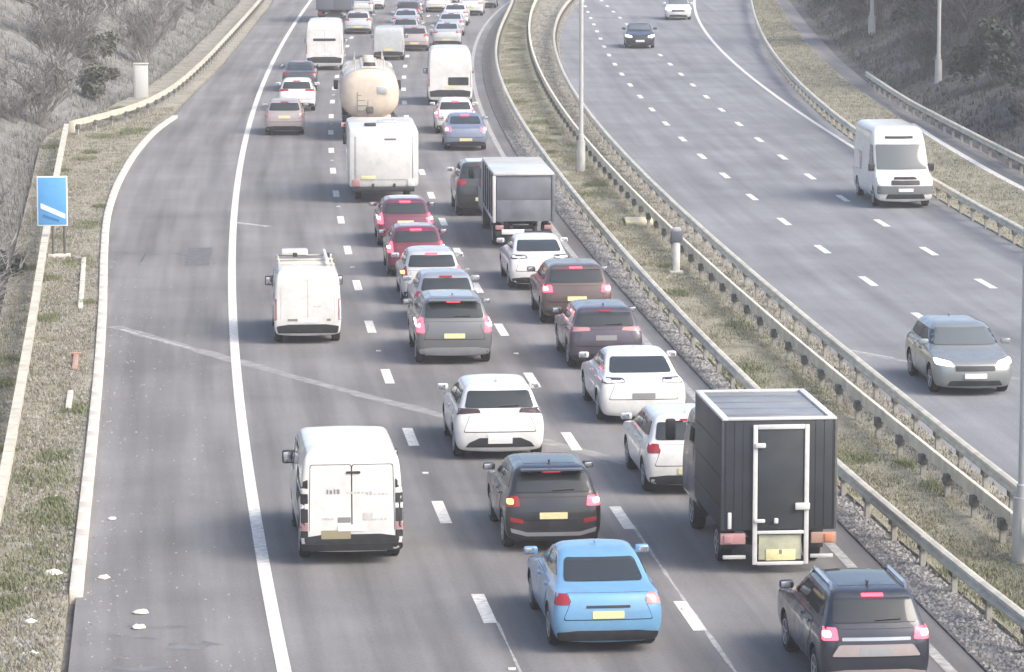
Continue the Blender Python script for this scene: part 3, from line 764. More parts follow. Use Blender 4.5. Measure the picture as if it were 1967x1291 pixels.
# ---- lane 1 (left lane)
def van_rear(root, bvh, pt):
    H, hw = 1.97, .95
    for sx in (-1, 1):
        pt("rear_door", bvh, [(sx * .012, .42), (sx * .78, .42), (sx * .75, 1.86), (sx * .012, 1.86)], 'rear', C_VANW, root, off=.008, depth=.02, step=.25, r=.05, ring=M_GAP)
    for sx in (-1, 1):
        for k, (z0, z1, mm) in enumerate(((.52, .66, M_BLACK), (.66, .80, M_REDDIM), (.80, 1.06, M_BLACK), (1.06, 1.15, M_WPLATE), (1.15, 1.34, M_BLACK), (1.34, 1.43, M_WPLATE), (1.43, 1.60, M_BLACK))):
            pt("tail_light_cell" if mm is not M_BLACK else "corner_trim", bvh, [(sx * .80, z0 + .006), (sx * .925, z0 + .006), (sx * .925, z1 - .006), (sx * .80, z1 - .006)], 'rear', mm, root, off=.014, depth=.03, step=.08, r=.012)
    pt("door_handle", bvh, [(-.10, 1.70), (.16, 1.70), (.16, 1.745), (-.10, 1.745)], 'rear', M_BLACK, root, off=.02, depth=.03, r=.02)
    # worn lettering: rows of short dark strokes that cannot be read
    rnd = random.Random(3)
    for (x0, x1, z, h, m) in ((-.46, -.22, 1.33, .10, M_TEXT), (-.10, .38, 1.33, .045, M_TEXTP), (.26, .62, 1.30, .045, M_TEXTP), (-.54, -.3, .86, .04, M_TEXTP), (.36, .62, .84, .04, M_TEXTP), (-.2, .1, .74, .03, M_TEXTP)):
        xx = x0
        while xx < x1:
            w = rnd.uniform(.025, .06)
            pt("lettering", bvh, [(xx, z), (xx + w, z), (xx + w, z + h * rnd.uniform(.7, 1)), (xx, z + h * rnd.uniform(.7, 1))], 'rear', m, root, off=.012, depth=.006, r=0)
            xx += w + rnd.uniform(.012, .03)
    pt("badge", bvh, [(-.26, .80), (-.02, .80), (-.02, .90), (-.26, .90)], 'rear', M_TEXT, root, off=.012, depth=.006, r=.01)
    pt("badge", bvh, [(.20, .84), (.38, .84), (.38, .98), (.20, .98)], 'rear', M_TEXTP, root, off=.012, depth=.006, r=.01)
    pt("plate_recess", bvh, [(-.56, .50), (-.02, .50), (-.02, .66), (-.56, .66)], 'rear', mat("plate_recess", (.30, .27, .17), .7), root, off=.013, depth=.02, r=.02)
    pt("step_bumper", bvh, [(-.90, .30), (.90, .30), (.90, .42), (-.90, .42)], 'rear', M_BLACK, root, off=.05, depth=.06, r=.03, step=.2)
car("panel_van", "large white panel van with faded lettering on its rear doors", "van", -3.02, 68.0, 'van', 5.1, 1.9, 2.13, C_VANW, lamp='column', lit=False, lensm=M_BLACK, oh=.95, wb=3.1, R=.33, plate='bumper', plate_m=M_WPLATE, rear=van_rear)
def van2_rear(root, bvh, pt):
    for sx in (-1, 1):
        pt("rear_door", bvh, [(sx * .012, .42), (sx * .70, .42), (sx * .68, 1.70), (sx * .012, 1.70)], 'rear', C_VANW, root, off=.008, depth=.02, step=.25, r=.05, ring=M_TEXTP)
    pt("door_handle", bvh, [(-.52, .62), (-.10, .62), (-.10, .68), (-.52, .68)], 'rear', M_TEXT, root, off=.015, depth=.02, r=.01)
    pt("badge", bvh, [(.50, .62), (.60, .62), (.60, .68), (.50, .68)], 'rear', M_TEXT, root, off=.015, depth=.02, r=.01)
    pt("sticker", bvh, [(.14, .98), (.34, .98), (.34, 1.02), (.14, 1.02)], 'rear', M_TEXTP, root, off=.012, depth=.006, r=.01)
    bm = bmesh.new()
    for yy in (.4, 1.5, 2.5): add_box(bm, (0, yy, 1.97), (1.5, .06, .04), .01)
    for sx in (-1, 1): add_box(bm, (sx * .70, 1.45, 1.97), (.04, 2.6, .03), .01)
    bm_obj("roof_rack", bm, M_GALV, root)
    tube("rack_pipe", [(.55, .2, 2.04), (.55, 2.9, 2.04)], .055, C_VANW, root)
    box("roof_box", (-.25, 2.45, 2.07), (.7, .5, .14), C_VANW, root, .03)
    for sx in (-1, 1): box("roof_lamp", (-.25 if sx < 0 else .62, 2.05 if sx < 0 else 2.0, 2.03), (.12, .14, .1), M_BLACK, root, .02)
car("panel_van", "small white windowless van with a roof rack, beside the grey tall car", "van", -5.38, 97.0, 'van', 4.6, 1.76, 1.94, C_VANW, lamp='column', lit=False, lensm=M_REDDIM, oh=.8, wb=2.8, R=.31, plate_m=M_WPLATE, rear=van2_rear)
car("hatchback_car", "rose silver car in the left lane with a dark strip under its rear bumper", "car", -9.91, 162.4, 'hatch', 4.1, 1.74, 1.52, C_PINK, lamp='tall', lit=False, lensm=M_REDDIM, detail=1, plate='gate')
car("hatchback_car", "white hatchback in the left lane directly ahead of the rose silver car", "car", -10.15, 176.0, 'hatch', 4.2, 1.76, 1.5, C_WHITE, lamp='slim', lit=False, detail=1, arch=False)
car("saloon_car", "grey saloon between the white hatchback and the tall white van in the left lane", "car", -10.75, 189.0, 'saloon', 4.5, 1.78, 1.44, C_GREYD, lit=False, detail=1, arch=False, dark_roof=C_PALE)
def van7_rear(root, bvh, pt):
    for sx in (-1, 1):
        pt("rear_door", bvh, [(sx * .012, .5), (sx * .85, .5), (sx * .82, 2.2), (sx * .012, 2.2)], 'rear', C_VANW, root, off=.008, depth=.02, step=.3, r=.05, ring=M_TEXTP)
    pt("rear_slot_window", bvh, [(-.62, 1.62), (.62, 1.62), (.62, 1.76), (-.62, 1.76)], 'rear', M_GLASS, root, off=.014, depth=.02, r=.03)
car("panel_van", "tall white van with one dark slot across its back, far up the left lane", "van", -10.3, 205.5, 'van', 5.6, 2.08, 2.75, C_VANW, lamp='column', lit=False, lensm=M_REDDIM, oh=1.0, wb=3.5, R=.34, detail=1, arch=False, rear=van7_rear, plate_m=M_WPLATE)

# ---- lane 2 (middle lane)
def black_rear(root, bvh, pt):
    pt("bumper_trim", bvh, [(-.78, .40), (-.5, .33), (.5, .33), (.78, .40), (.80, .48), (.5, .40), (-.5, .40), (-.80, .48)], 'rear', C_SILV, root, off=.025, depth=.03, r=.02)
    for sx in (-1, 1): pt("reflector", bvh, [(sx * .56, .56), (sx * .80, .60), (sx * .80, .68), (sx * .56, .64)], 'rear', M_RED, root, off=.014, depth=.02, r=.02)
car("hatchback_car", "black hatchback showing an amber indicator, straight ahead of the light blue car", "car", .70, 69.0, 'suv', 4.25, 1.82, 1.57, C_BLACK, lamp='low', amber=True, plate='mid', R=.34, spoiler=True, dark_roof=M_GLASS, rear=black_rear)
def white_hatch(root, bvh, pt):
    pt("diffuser", bvh, [(-.74, .30), (.74, .30), (.66, .40), (.44, .50), (-.44, .50), (-.66, .40)], 'rear', M_BLACK, root, off=.014, depth=.02, r=.03, step=.1)
    pt("number_plate", bvh, [(-.26, .38), (.26, .38), (.26, .49), (-.26, .49)], 'rear', M_WPLATE, root, off=.026, depth=.02, r=.01)
car("hatchback_car", "white hatchback with a wide black lower diffuser and plain white tailgate", "car", -.32, 79.1, 'hatch', 4.35, 1.93, 1.58, C_WHITE, lamp='slim', lit=False, lensm=M_DARKLENS, plate='bumper', plate_m=M_WPLATE, hi=False, R=.34, rear=white_hatch, lower=False)
car("tall_car", "grey tall car with a pale bumper strip, right of the roof-rack van", "car", -1.5, 93.2, 'suv', 4.5, 1.92, 1.66, paint('mid_grey_paint', (.15, .155, .158), .3), lamp='tall', plate='mid', R=.34, bumper=C_SILV, dark_roof=C_SILV, spoiler=True)
car("hatchback_car", "pale silver hatchback hidden up to its roof behind the grey tall car", "car", -1.8, 99.6, 'hatch', 4.0, 1.78, 1.5, C_SILV, lit=False, detail=1)
car("hatchback_car", "pale grey car with an amber lamp lit, just behind the dark red hatchback", "car", -2.3, 105.0, 'hatch', 4.1, 1.76, 1.5, C_PALE, lamp='tall', amber=True, detail=1, plate='gate')
car("hatchback_car", "dark red hatchback with a rose roof, behind the maroon car in the middle lane", "car", -2.9, 111.4, 'hatch', 4.1, 1.76, 1.48, C_RED, lamp='tall', detail=1, plate='gate', plate_m=M_WPLATE, dark_roof=C_PINK)
car("hatchback_car", "maroon car with a pale silver roof directly behind the white motorhome", "car", -3.45, 119.3, 'hatch', 4.2, 1.8, 1.52, paint("maroon_paint", (.17, .04, .07), .3), lamp='tall', detail=1, plate='gate', dark_roof=C_PALE)
car("small_van", "pale grey van with a rounded roof, in the middle lane ahead of the cream tanker", "van", -7.06, 214, 'van', 4.5, 1.8, 1.9, C_PALE, lamp='column', lit=False, lensm=M_REDDIM, oh=.8, detail=1, arch=False)
car("hatchback_car", "rose grey car beside the white minibus, half hidden ahead of the cream tanker", "car", -5.8, 222.5, 'hatch', 4.2, 1.76, 1.48, C_PINK, lit=False, detail=1, arch=False)
car("saloon_car", "silver saloon in the far middle lane, second ahead of the pale grey van", "car", -6.9, 243, 'saloon', 4.5, 1.78, 1.44, C_PALE, lit=False, detail=1, arch=False)
car("saloon_car", "pale saloon at the top of the middle lane, ahead of the silver saloon", "car", -7.2, 264, 'saloon', 4.5, 1.78, 1.44, C_SILV, lit=False, detail=1, arch=False)
car("hatchback_car", "white hatchback at the top of the queue between the middle and right lanes", "car", -5.3, 268, 'hatch', 4.2, 1.78, 1.5, C_WHITE, lit=False, detail=1, arch=False)
car("hatchback_car", "white hatchback at the top of the queue beside the dark blue lorry", "car", -10.2, 272.5, 'hatch', 4.2, 1.78, 1.5, C_WHITE, lit=False, detail=1, arch=False)

# ---- lane 3 (right lane)
def blue_rear(root, bvh, pt):
    pt("boot_trim", bvh, [(-.36, .775), (.36, .775), (.36, .815), (-.36, .815)], 'rear', M_BLACK, root, off=.016, depth=.02, r=.01)
car("saloon_car", "light blue saloon with white glare on its right tail lamp", "car", 1.48, 60.6, 'saloon', 4.6, 1.82, 1.48, C_BLUE, lamp='low', lit=False, lens_right=M_REDDIM, plate='mid', hi=False, R=.33, rear=blue_rear, oh=.95)  # right lens made pale to paint in the white glare on it
def estate_rear(root, bvh, pt):
    pt("tailgate_reflection", bvh, [(-.70, .66), (.70, .66), (.58, .84), (-.58, .84)], 'rear', C_PINK, root, off=.016, depth=.02, r=.04)  # pale panel paints in the light the tailgate catches
    pt("upper_trim", bvh, [(-.54, .90), (.54, .90), (.54, .95), (-.54, .95)], 'rear', C_SILV, root, off=.018, depth=.02, r=.02)
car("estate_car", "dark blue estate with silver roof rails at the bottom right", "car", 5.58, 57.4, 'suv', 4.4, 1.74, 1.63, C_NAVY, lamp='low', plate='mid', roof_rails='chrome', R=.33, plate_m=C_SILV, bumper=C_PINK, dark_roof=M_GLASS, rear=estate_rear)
car("hatchback_car", "white car half hidden behind the black box truck, one red lamp showing", "car", 3.54, 74.9, 'suv', 4.4, 1.82, 1.58, C_WHITE, lamp='low', lit=False, lensm=M_RED, R=.33)
def saloon_rear(root, bvh, pt):
    for sx in (-1, 1):
        pt("lamp_panel", bvh, [(sx * .40, .92), (sx * .80, .91), (sx * .80, .975), (sx * .40, .985)], 'rear', M_BLACK, root, off=.016, depth=.02, r=.015)
car("saloon_car", "white saloon with dark plate and slim dark lamps, behind the plum grey car", "car", 2.89, 84.0, 'saloon', 4.7, 1.96, 1.50, C_WHITE, lamp='slim', lit=False, lensm=M_DARKLENS, plate='mid', plate_m=M_TEXT, hi=False, R=.34, lower=False, oh=.95)
car("hatchback_car", "plum grey car with a full width light bar, behind the brown car", "car", 2.28, 92.4, 'suv', 4.4, 1.84, 1.52, C_PURP, lamp='slim', lit=False, lensm=M_REDDIM, plate='gate', plate_m=M_TEXT, R=.34)
car("hatchback_car", "brown car with bright red lamps and a yellow plate, ahead of the plum grey car", "car", 1.70, 100.8, 'suv', 4.3, 1.92, 1.60, C_BROWN, lamp='low', plate='mid', R=.33, detail=1)
car("saloon_car", "white saloon directly behind the grey backed lorry in the right lane", "car", .76, 108.4, 'saloon', 4.6, 1.8, 1.46, C_WHITE, lamp='slim', lit=False, lensm=M_DARKLENS, plate='mid', plate_m=M_WPLATE, hi=False, detail=1, oh=.95)
car("saloon_car", "slate blue saloon with a glowing red left lamp, ahead of the grey backed lorry", "car", -1.95, 154.8, 'saloon', 4.5, 1.78, 1.46, C_SLATE, lamp='low', detail=1, arch=False, oh=.9)
car("hatchback_car", "white hatchback with red brake lights between the minibus and the slate blue saloon", "car", -2.5, 163.2, 'hatch', 4.2, 1.78, 1.5, C_WHITE, lamp='tall', detail=1, arch=False)
def bus_rear(root, bvh, pt):
    pt("rear_window", bvh, [(-.1, .98), (.88, .98), (.88, 1.36), (-.1, 1.36)], 'rear', M_GLASS, root, off=.012, depth=.02, r=.05, step=.2)
car("minibus", "tall white minibus with a low dark rear window in the right lane", "minibus", -3.0, 180.0, 'van', 5.6, 2.15, 2.75, C_VANW, lamp='column', lit=False, lensm=M_REDDIM, oh=1.0, wb=3.5, R=.34, detail=1, arch=False, rear=bus_rear)
car("saloon_car", "pale saloon in the right lane, first ahead of the tall white minibus", "car", -3.9, 238.5, 'saloon', 4.5, 1.78, 1.44, C_PALE, lit=False, detail=1, arch=False)
car("saloon_car", "white saloon in the right lane, second ahead of the tall white minibus", "car", -3.8, 250.5, 'saloon', 4.5, 1.78, 1.44, C_WHITE, lit=False, detail=1, arch=False)
car("saloon_car", "white saloon at the top of the right lane beside the edge line", "car", -2.9, 263.5, 'saloon', 4.5, 1.78, 1.44, C_WHITE, lit=False, detail=1, arch=False)

car("tall_car", "grey tall car with a pale roof, mostly hidden ahead of the grey backed lorry", "car", -1.05, 128.8, 'suv', 4.5, 1.86, 1.85, C_GREYD, lit=False, detail=1, arch=False, dark_roof=C_WHITE, mirror=C_WHITE)
for (xx, yy, kd, cc, lb) in ((-3.95, 226.5, 'saloon', C_PALE, "pale saloon peeping over the roof of the tall white minibus"), (-6.6, 232.5, 'hatch', C_SILV, "silver hatchback just ahead of the pale grey van in the middle lane"),
                             (-7.0, 253.5, 'hatch', C_GREYD, "dark grey hatchback between two pale saloons in the far middle lane"), (-10.6, 262.5, 'saloon', C_PALE, "pale saloon beside the dark slate blue lorry at the top"),
                             (-9.9, 240.5, 'hatch', C_PALE, "pale hatchback beside and behind the dark slate blue lorry"), (-2.0, 274.5, 'saloon', C_SILV, "silver saloon cut by the top edge beside the curving line"), (-4.9, 278.5, 'hatch', C_PALE, "pale hatchback at the top edge ahead of the white one")):
    car("saloon_car" if kd == 'saloon' else "hatchback_car", lb, "car", xx, yy, kd, 4.3, 1.77, 1.47, cc, lit=False, detail=1, arch=False)

# ---- oncoming carriageway
ONC = "vehicles on the clear oncoming carriageway"
car("hatchback_car", "silver grey hatchback driving toward the bridge with headlights on", "car", 10.9, 88.2, 'hatch', 4.3, 1.90, 1.52, C_GRN, toward=True, lit=False, group=ONC, R=.33)
def van_front(root, bvh, pt):
    pt("roof_slot", bvh, [(-.5, 2.34), (.5, 2.34), (.5, 2.42), (-.5, 2.42)], 'front', M_BLACK, root, off=.015, depth=.02, r=.02)
    pt("bumper", bvh, [(-.97, .52), (.97, .52), (.97, .80), (.5, .80), (-.5, .80), (-.97, .80)], 'front', M_LOWER, root, off=.022, depth=.03, r=.04, step=.1)
    pt("upper_grille", bvh, [(-.42, 1.02), (.42, 1.02), (.36, 1.09), (-.36, 1.09)], 'front', M_BLACK, root, off=.02, depth=.03, r=.02, step=.1)
M_LOWER = mat("grey_bumper_plastic", (.16, .165, .17), .6)
car("panel_van", "tall white van driving toward the bridge beside the outer barrier", "van", 13.78, 131.8, 'van', 5.8, 2.02, 2.75, C_VANW, toward=True, lit=False, lamp='column', group=ONC, oh=1.0, wb=3.6, R=.35, rear=van_front, screen=2.15)
car("saloon_car", "dark car with two bright headlights, upper left of the oncoming lanes", "car", 7.7, 225.4, 'saloon', 4.5, 1.8, 1.44, C_NAVY, toward=True, lit=False, group=ONC, detail=1, arch=False)
car("hatchback_car", "white car with yellowish lights at the top of the oncoming lanes", "car", 11.45, 257.8, 'hatch', 4.2, 1.8, 1.48, C_WHITE, toward=True, lit=False, group=ONC, detail=1, arch=False)

# ------------------------------------------------------------------ lorries, motorhome and tanker
def cab(root, y0, w, h, m, L=2.0):
    """a forward-control lorry cab from y0 forward"""
    hw = w / 2
    sl = [(.45, y0, y0 + L, hw * .94, .12, .06, .2, 0, .08), (.6, y0, y0 + L + .06, hw, .12, .06, .2, 0, .08), (1.1, y0, y0 + L + .06, hw, .12, .06, .2, 0, .08), (1.3, y0, y0 + L, hw, .12, .06, .2, 0, .08),
          (h * .8, y0, y0 + L - .22, hw * .97, .12, .06, .2, 0, .08), (h * .95, y0 + .02, y0 + L - .42, hw * .93, .12, .06, .2, 0, .08), (h, y0 + .1, y0 + L - .6, hw * .8, .12, .06, .2, 0, .08)]
    me = evaluate(body_mesh(sl, 1), 2); me.name = "cab"
    bvh = BVHTree.FromPolygons([v.co for v in me.vertices], [tuple(p.vertices) for p in me.polygons])
    me.polygons.foreach_set("use_smooth", [True] * len(me.polygons)); o = link("cab", me, root, m)
    patch("windscreen", bvh, [(-hw * .85, 1.35), (hw * .85, 1.35), (hw * .82, h * .88), (-hw * .82, h * .88)], 'front', M_GLASS, o)
    for ax in ('left', 'right'):
        patch("side_window", bvh, [(y0 + .5, 1.35), (y0 + L - .3, 1.35), (y0 + L - .45, h * .85), (y0 + .5, h * .85)], ax, M_GLASS, o)
    patch("grille", bvh, [(-hw * .6, .75), (hw * .6, .75), (hw * .6, 1.15), (-hw * .6, 1.15)], 'front', M_BLACK, o)
    for sx in (-1, 1):
        patch("headlight", bvh, [(sx * hw * .65, .62), (sx * hw * .92, .62), (sx * hw * .92, .82), (sx * hw * .65, .82)], 'front', M_HEADOFF, o)
        bm = bmesh.new(); add_box(bm, (sx * (hw + .22), y0 + L - .1, 1.75), (.20, .12, .42), .04); add_box(bm, (sx * (hw + .08), y0 + L - .1, 1.9), (.2, .03, .03), 0)
        bm_obj("wing_mirror", bm, M_BLACK, root)
    return o
def chassis(root, y0, y1, w, axles, R, double=False):
    bm = bmesh.new()
    for sx in (-1, 1): add_box(bm, (sx * .38, (y0 + y1) / 2, .62), (.09, y1 - y0, .2), .01)
    for k in range(5): add_box(bm, (0, y0 + (y1 - y0) * (k + .5) / 5, .62), (.74, .08, .12), .01)
    bm_obj("chassis", bm, M_BLACK, root)
    for yy in axles:
        for sx in (-1, 1):
            wheel(root, sx * (w / 2 - .06), yy, R, .24)
        box("axle", (0, yy, R), (w - .5, .12, .12), M_BLACK, root)
        for sx in (-1, 1): box("mudguard", (sx * (w / 2 - .18), yy - R - .09, R + .16), (.28, .03, .42), M_BLACK, root, .008)

# black box truck
tk = tag(empty("box_truck", (4.70, 67.6, .002), heading_away(4.70, 67.6)), "black box truck with a tall white door frame on its rear", "truck", "vehicles queueing on the busy carriageway")
MB = mat("black_box_panel", (.028, .033, .040), .5, var=.25, scale=1.5); MWF = mat("white_frame", (.62, .61, .58), .5, var=.08, scale=5)
chassis(tk, -1.2, 4.6, 2.0, (0, 3.2), .36)
bm = bmesh.new(); add_box(bm, (0, .45, 1.80), (2.08, 3.4, 2.02), .035); bm_obj("cargo_box", bm, MB, tk)
bm = bmesh.new()
for sx in (-1, 1): add_box(bm, (sx * .98, .45, 2.83), (.13, 3.42, .05), .015)
for yy in (-1.2, 2.1): add_box(bm, (0, yy, 2.832), (1.86, .13, .05), .015)
bm_obj("roof_frame", bm, MWF, tk)
box("roof_skin", (0, .45, 2.812), (1.82, 3.2, .014), mat("translucent_roof", (.20, .21, .22), .35, var=.3, scale=1.2), tk, .003)
for k in range(4): box("roof_bow", (0, -.7 + k * .75, 2.825), (1.8, .05, .02), mat("roof_bow_grey", (.22, .23, .235), .5), tk, .004)
yb = -1.262
bm = bmesh.new()
for sx, xx in ((-1, -.44), (1, .50)): add_box(bm, (xx, yb - .02, 1.45), (.085, .05, 2.56), .012)
add_box(bm, (.03, yb - .02, 2.69), (.852, .05, .085), .012)
add_box(bm, (.03, yb - .02, .76), (.852, .05, .06), .012); add_box(bm, (.03, yb - .02, .19), (.852, .05, .06), .012)
bm_obj("door_frame", bm, MWF, tk)
box("rear_door", (.03, yb - .008, 1.73), (.82, .02, 1.84), mat("black_door_panel", (.042, .048, .054), .38, var=.2, scale=2), tk, .008)
for (xx, zz, w, h) in ((-.36, 2.36, .2, .09), (.42, 1.24, .27, .13), (-.36, .98, .2, .07), (-.06, .98, .08, .1)): box("latch", (xx, yb - .07, zz), (w, .05, h), MWF, tk, .02)
for sx in (-1, 1):
    for k in range(3): box("panel_rib", (sx * (.66 + .16 * k), yb + .022 - .004, 1.82), (.02, .012, 1.95), M_GAP, tk, .003)
    box("corner_post", (sx * 1.035, yb + .02, 1.80), (.05, .04, 2.0), MB if sx < 0 else M_GALVD, tk, .008)
    box("lamp_board", (sx * .83, yb + .05, .64), (.46, .06, .20), mat("lamp_board_red", (.42, .22, .22), .4) if sx < 0 else mat("lamp_board_amber", (.42, .26, .19), .4), tk, .012)
    box("tail_light", (sx * .92, yb + .01, .64), (.16, .03, .15), M_REDDIM if sx < 0 else mat("amber_lens", (.55, .22, .12), .3), tk, .012)
    box("under_bar", (sx * .80, yb + .06, .30), (.42, .05, .07), M_LAMPGREY, tk, .012)
box("grab_handle", (-.90, yb - .0, .98), (.07, .05, .30), MWF, tk, .015)
box("plate_board", (.03, yb + .02, .48), (.78, .02, .46), mat("plate_board", (.42, .42, .30), .6, var=.2, scale=4), tk, .005)
box("number_plate", (.04, yb - .0, .34), (.54, .02, .2), M_YPLATE, tk, .006)
box("plate_mark", (.04, yb - .012, .40), (.05, .01, .08), M_TEXT, tk, .003)
cab(tk, 2.35, 1.95, 2.35, C_GREYD, 2.1)
for k in range(3): box("side_panel_strip", (-1.045, .45, 1.2 + k * .55), (.012, 3.3, .03), M_BLACK, tk, .003)

# white motorhome
mh = tag(empty("motorhome", (-4.68, 134.2, .002), heading_away(-4.68, 134.2)), "white square backed motorhome in the middle lane, ahead of the maroon car", "motorhome", "vehicles queueing on the busy carriageway")
chassis(mh, -1.6, 4.4, 2.1, (0, 3.6), .34)
bm = bmesh.new(); add_box(bm, (0, 1.0, 1.62), (2.5, 5.2, 2.14), .16); bm_obj("coach_body", bm, C_VANW, mh)
box("rear_panel", (0, -1.605, 1.62), (1.96, .03, 1.55), C_VANW, mh, .012)
for sx in (-1, 1):
    box("corner_trim", (sx * 1.03, -1.585, 1.55), (.06, .03, 1.7), C_PALE, mh, .01)
    box("tail_light", (sx * .98, -1.61, .74), (.26, .05, .26), M_REDDIM if sx < 0 else M_WPLATE, mh, .02)
box("bumper", (0, -1.6, .50), (2.2, .12, .16), M_BLACK, mh, .03)
box("vent_slot", (.25, -1.63, 2.30), (.42, .02, .06), M_TEXT, mh, .008)
box("roof_vent", (-.45, -.6, 2.74), (.42, .42, .1), M_BLACK, mh, .03); box("roof_hatch", (.2, 1.0, 2.73), (.7, .7, .09), C_PALE, mh, .03)
box("number_plate", (-.55, -1.63, .92), (.52, .02, .12), M_YPLATE, mh, .006)
cab(mh, 3.3, 2.0, 2.3, C_VANW, 2.0)

# cream tanker
tn = tag(empty("tanker_lorry", (-6.15, 160.6, .002), heading_away(-6.15, 160.6)), "cream rounded tanker lorry in the middle lane, ahead of the white motorhome", "tanker", "vehicles queueing on the busy carriageway")
MCR = paint("cream_paint", (.66, .56, .44), rough=.4)
chassis(tn, -1.7, 7.6, 2.4, (0, 1.35, 6.4), .48)
v, f = [], []; n = 36
for (yy, s) in ((-2.06, .25), (-2.03, .55), (-1.95, .82), (-1.76, .965), (-1.6, 1), (5.4, 1), (5.6, .95), (5.75, .75), (5.8, .3)):
    for k in range(n):
        a = 2 * math.pi * k / n; ca, sa = math.cos(a), math.sin(a)
        e = .78
        v.append((1.26 * s * math.copysign(abs(ca) ** e, ca), yy, 2.02 + 1.06 * s * math.copysign(abs(sa) ** e, sa)))
for i in range(8):
    for k in range(n): f.append((i * n + k, i * n + (k + 1) % n, (i + 1) * n + (k + 1) % n, (i + 1) * n + k))
f += [tuple(range(n)), tuple(range(8 * n, 9 * n))[::-1]]
bm = bmesh.new(); bv = [bm.verts.new(p) for p in v]
for q in f: bm.faces.new([bv[k] for k in q])
bm_obj("tank", bm, MCR, tn, ang=60)
for yy in (-1.58, 1.9, 5.3):
    bm = bmesh.new(); rr = []
    for dy in (-.05, .05):
        rr.append([bm.verts.new((1.285 * math.copysign(abs(math.cos(a)) ** .78, math.cos(a)), yy + dy, 2.02 + 1.085 * math.copysign(abs(math.sin(a)) ** .78, math.sin(a)))) for a in (2 * math.pi * k / 36 for k in range(36))])
    for k in range(36): bm.faces.new((rr[0][k], rr[0][(k + 1) % 36], rr[1][(k + 1) % 36], rr[1][k]))
    bm_obj("tank_band", bm, M_GALV, tn)
box("rear_plate", (.52, -2.06, 2.2), (.42, .04, .32), C_PALE, tn, .01); box("outlet_flange", (.0, -2.08, 1.35), (.3, .08, .3), M_GALVD, tn, .05)
box("walkway", (0, 1.9, 3.11), (.7, 6.6, .05), M_GALV, tn, .01)
for k in range(4):
    bm = bmesh.new(); bmesh.ops.create_cone(bm, cap_ends=True, segments=16, radius1=.28, radius2=.24, depth=.16)
    bmesh.ops.translate(bm, vec=(0, -.6 + 1.7 * k, 3.2), verts=bm.verts); bm_obj("manhole", bm, M_BLACK if k == 0 else MCR, tn)
for sx in (-1, 1): tube("handrail", [(sx * .62, -1.2, 3.05), (sx * .62, -1.2, 3.4), (sx * .62, 5.0, 3.4), (sx * .62, 5.0, 3.05)], .03, MCR, tn, 6)
bm = bmesh.new()
for sx in (-1, 1): add_box(bm, (-.3 + sx * .22, -2.04, 1.55), (.04, .04, 1.1), .005)
for k in range(5): add_box(bm, (-.3, -2.04, 1.1 + k * .22), (.44, .035, .035), .005)
bm_obj("ladder", bm, M_TEXT, tn)
bm = bmesh.new(); add_box(bm, (0, -1.9, .72), (2.45, .10, .18), .02); bm_obj("bumper", bm, mat("bumper_stripe", (.62, .42, .40), .5), tn)
for sx in (-1, 1): box("tail_light", (sx * .95, -1.965, .72), (.34, .03, .13), M_RED, tn, .01); box("mudguard", (sx * 1.0, -1.0, 1.0), (.4, 1.3, .05), M_BLACK, tn, .01)
box("valve_box", (.55, -1.5, .95), (.7, .5, .35), MCR, tn, .03)
cab(tn, 5.95, 2.4, 2.9, C_PALE, 2.0)

# grey backed lorry with white roof edges
gl = tag(empty("lorry", (.28, 119.5, .002), heading_away(.28, 119.5)), "grey backed lorry with white roof and white left corner edge in the right lane", "truck", "vehicles queueing on the busy carriageway")
chassis(gl, -1.3, 6.4, 1.95, (0, 4.9), .38)
MG = mat("grey_curtain", (.155, .165, .185), .5, var=.3, scale=1.1); MWT = paint("white_truck_frame", (.62, .61, .58))
bm = bmesh.new(); add_box(bm, (0, 1.5, 1.63), (1.9, 5.6, 1.48), .03); bm_obj("cargo_box", bm, MG, gl)
for k in range(2): box("rear_panel", (0, -1.315, 1.23 + k * .69), (1.72, .03, .68), MG if k % 2 else mat("grey_slat", (.165, .175, .195), .45, var=.25, scale=2), gl, .004)
bm = bmesh.new()
add_box(bm, (0, 1.5, 2.40), (1.94, 5.7, .09), .02); bm_obj("roof", bm, MWT, gl)
for sx in (-1, 1):
    for yy in (-1.29, 4.2): box("corner_post", (sx * .945, yy, 1.60), (.10, .10, 1.5), MWT if sx < 0 else MG, gl, .015)
    box("tail_light", (sx * .78, -1.33, .70), (.26, .05, .14), M_REDDIM, gl, .012)
    box("side_rail", (sx * .96, 1.5, .90), (.05, 5.6, .10), MWT, gl, .012)
    for k in range(5): box("curtain_fold", (sx * .965, -.5 + k * 1.05, 1.65), (.03, .06, 1.35), M_GAP if sx < 0 else MG, gl, .01)
box("bumper", (0, -1.34, .50), (1.8, .08, .16), M_BLACK, gl, .02)
box("bumper_plate", (-.35, -1.39, .56), (.72, .02, .16), M_WPLATE, gl, .008)
cab(gl, 4.5, 1.95, 2.3, MWT, 2.0)

# dark blue lorry at the top of the left lane
bl = tag(empty("lorry", (-12.1, 255, .002), heading_away(-12.1, 255)), "dark slate blue lorry at the very top of the left lane", "truck", "vehicles queueing on the busy carriageway")
chassis(bl, -1.5, 6.4, 2.3, (0, 4.9), .46)
box("cargo_box", (0, 1.6, 2.0), (2.4, 6.0, 2.3), mat("slate_blue_panel", (.10, .11, .14), .5, var=.2, scale=1), bl, .05)
for sx in (-1, 1): box("rear_door", (sx * .59, -1.42, 2.0), (1.14, .03, 2.1), mat("slate_blue_door", (.13, .14, .17), .5), bl, .01); box("tail_light", (sx * .95, -1.42, .70), (.3, .05, .14), M_RED, bl, .01)
box("bumper", (0, -1.45, .55), (2.2, .08, .16), M_BLACK, bl, .02)
cab(bl, 4.7, 2.3, 2.7, C_PALE, 2.0)

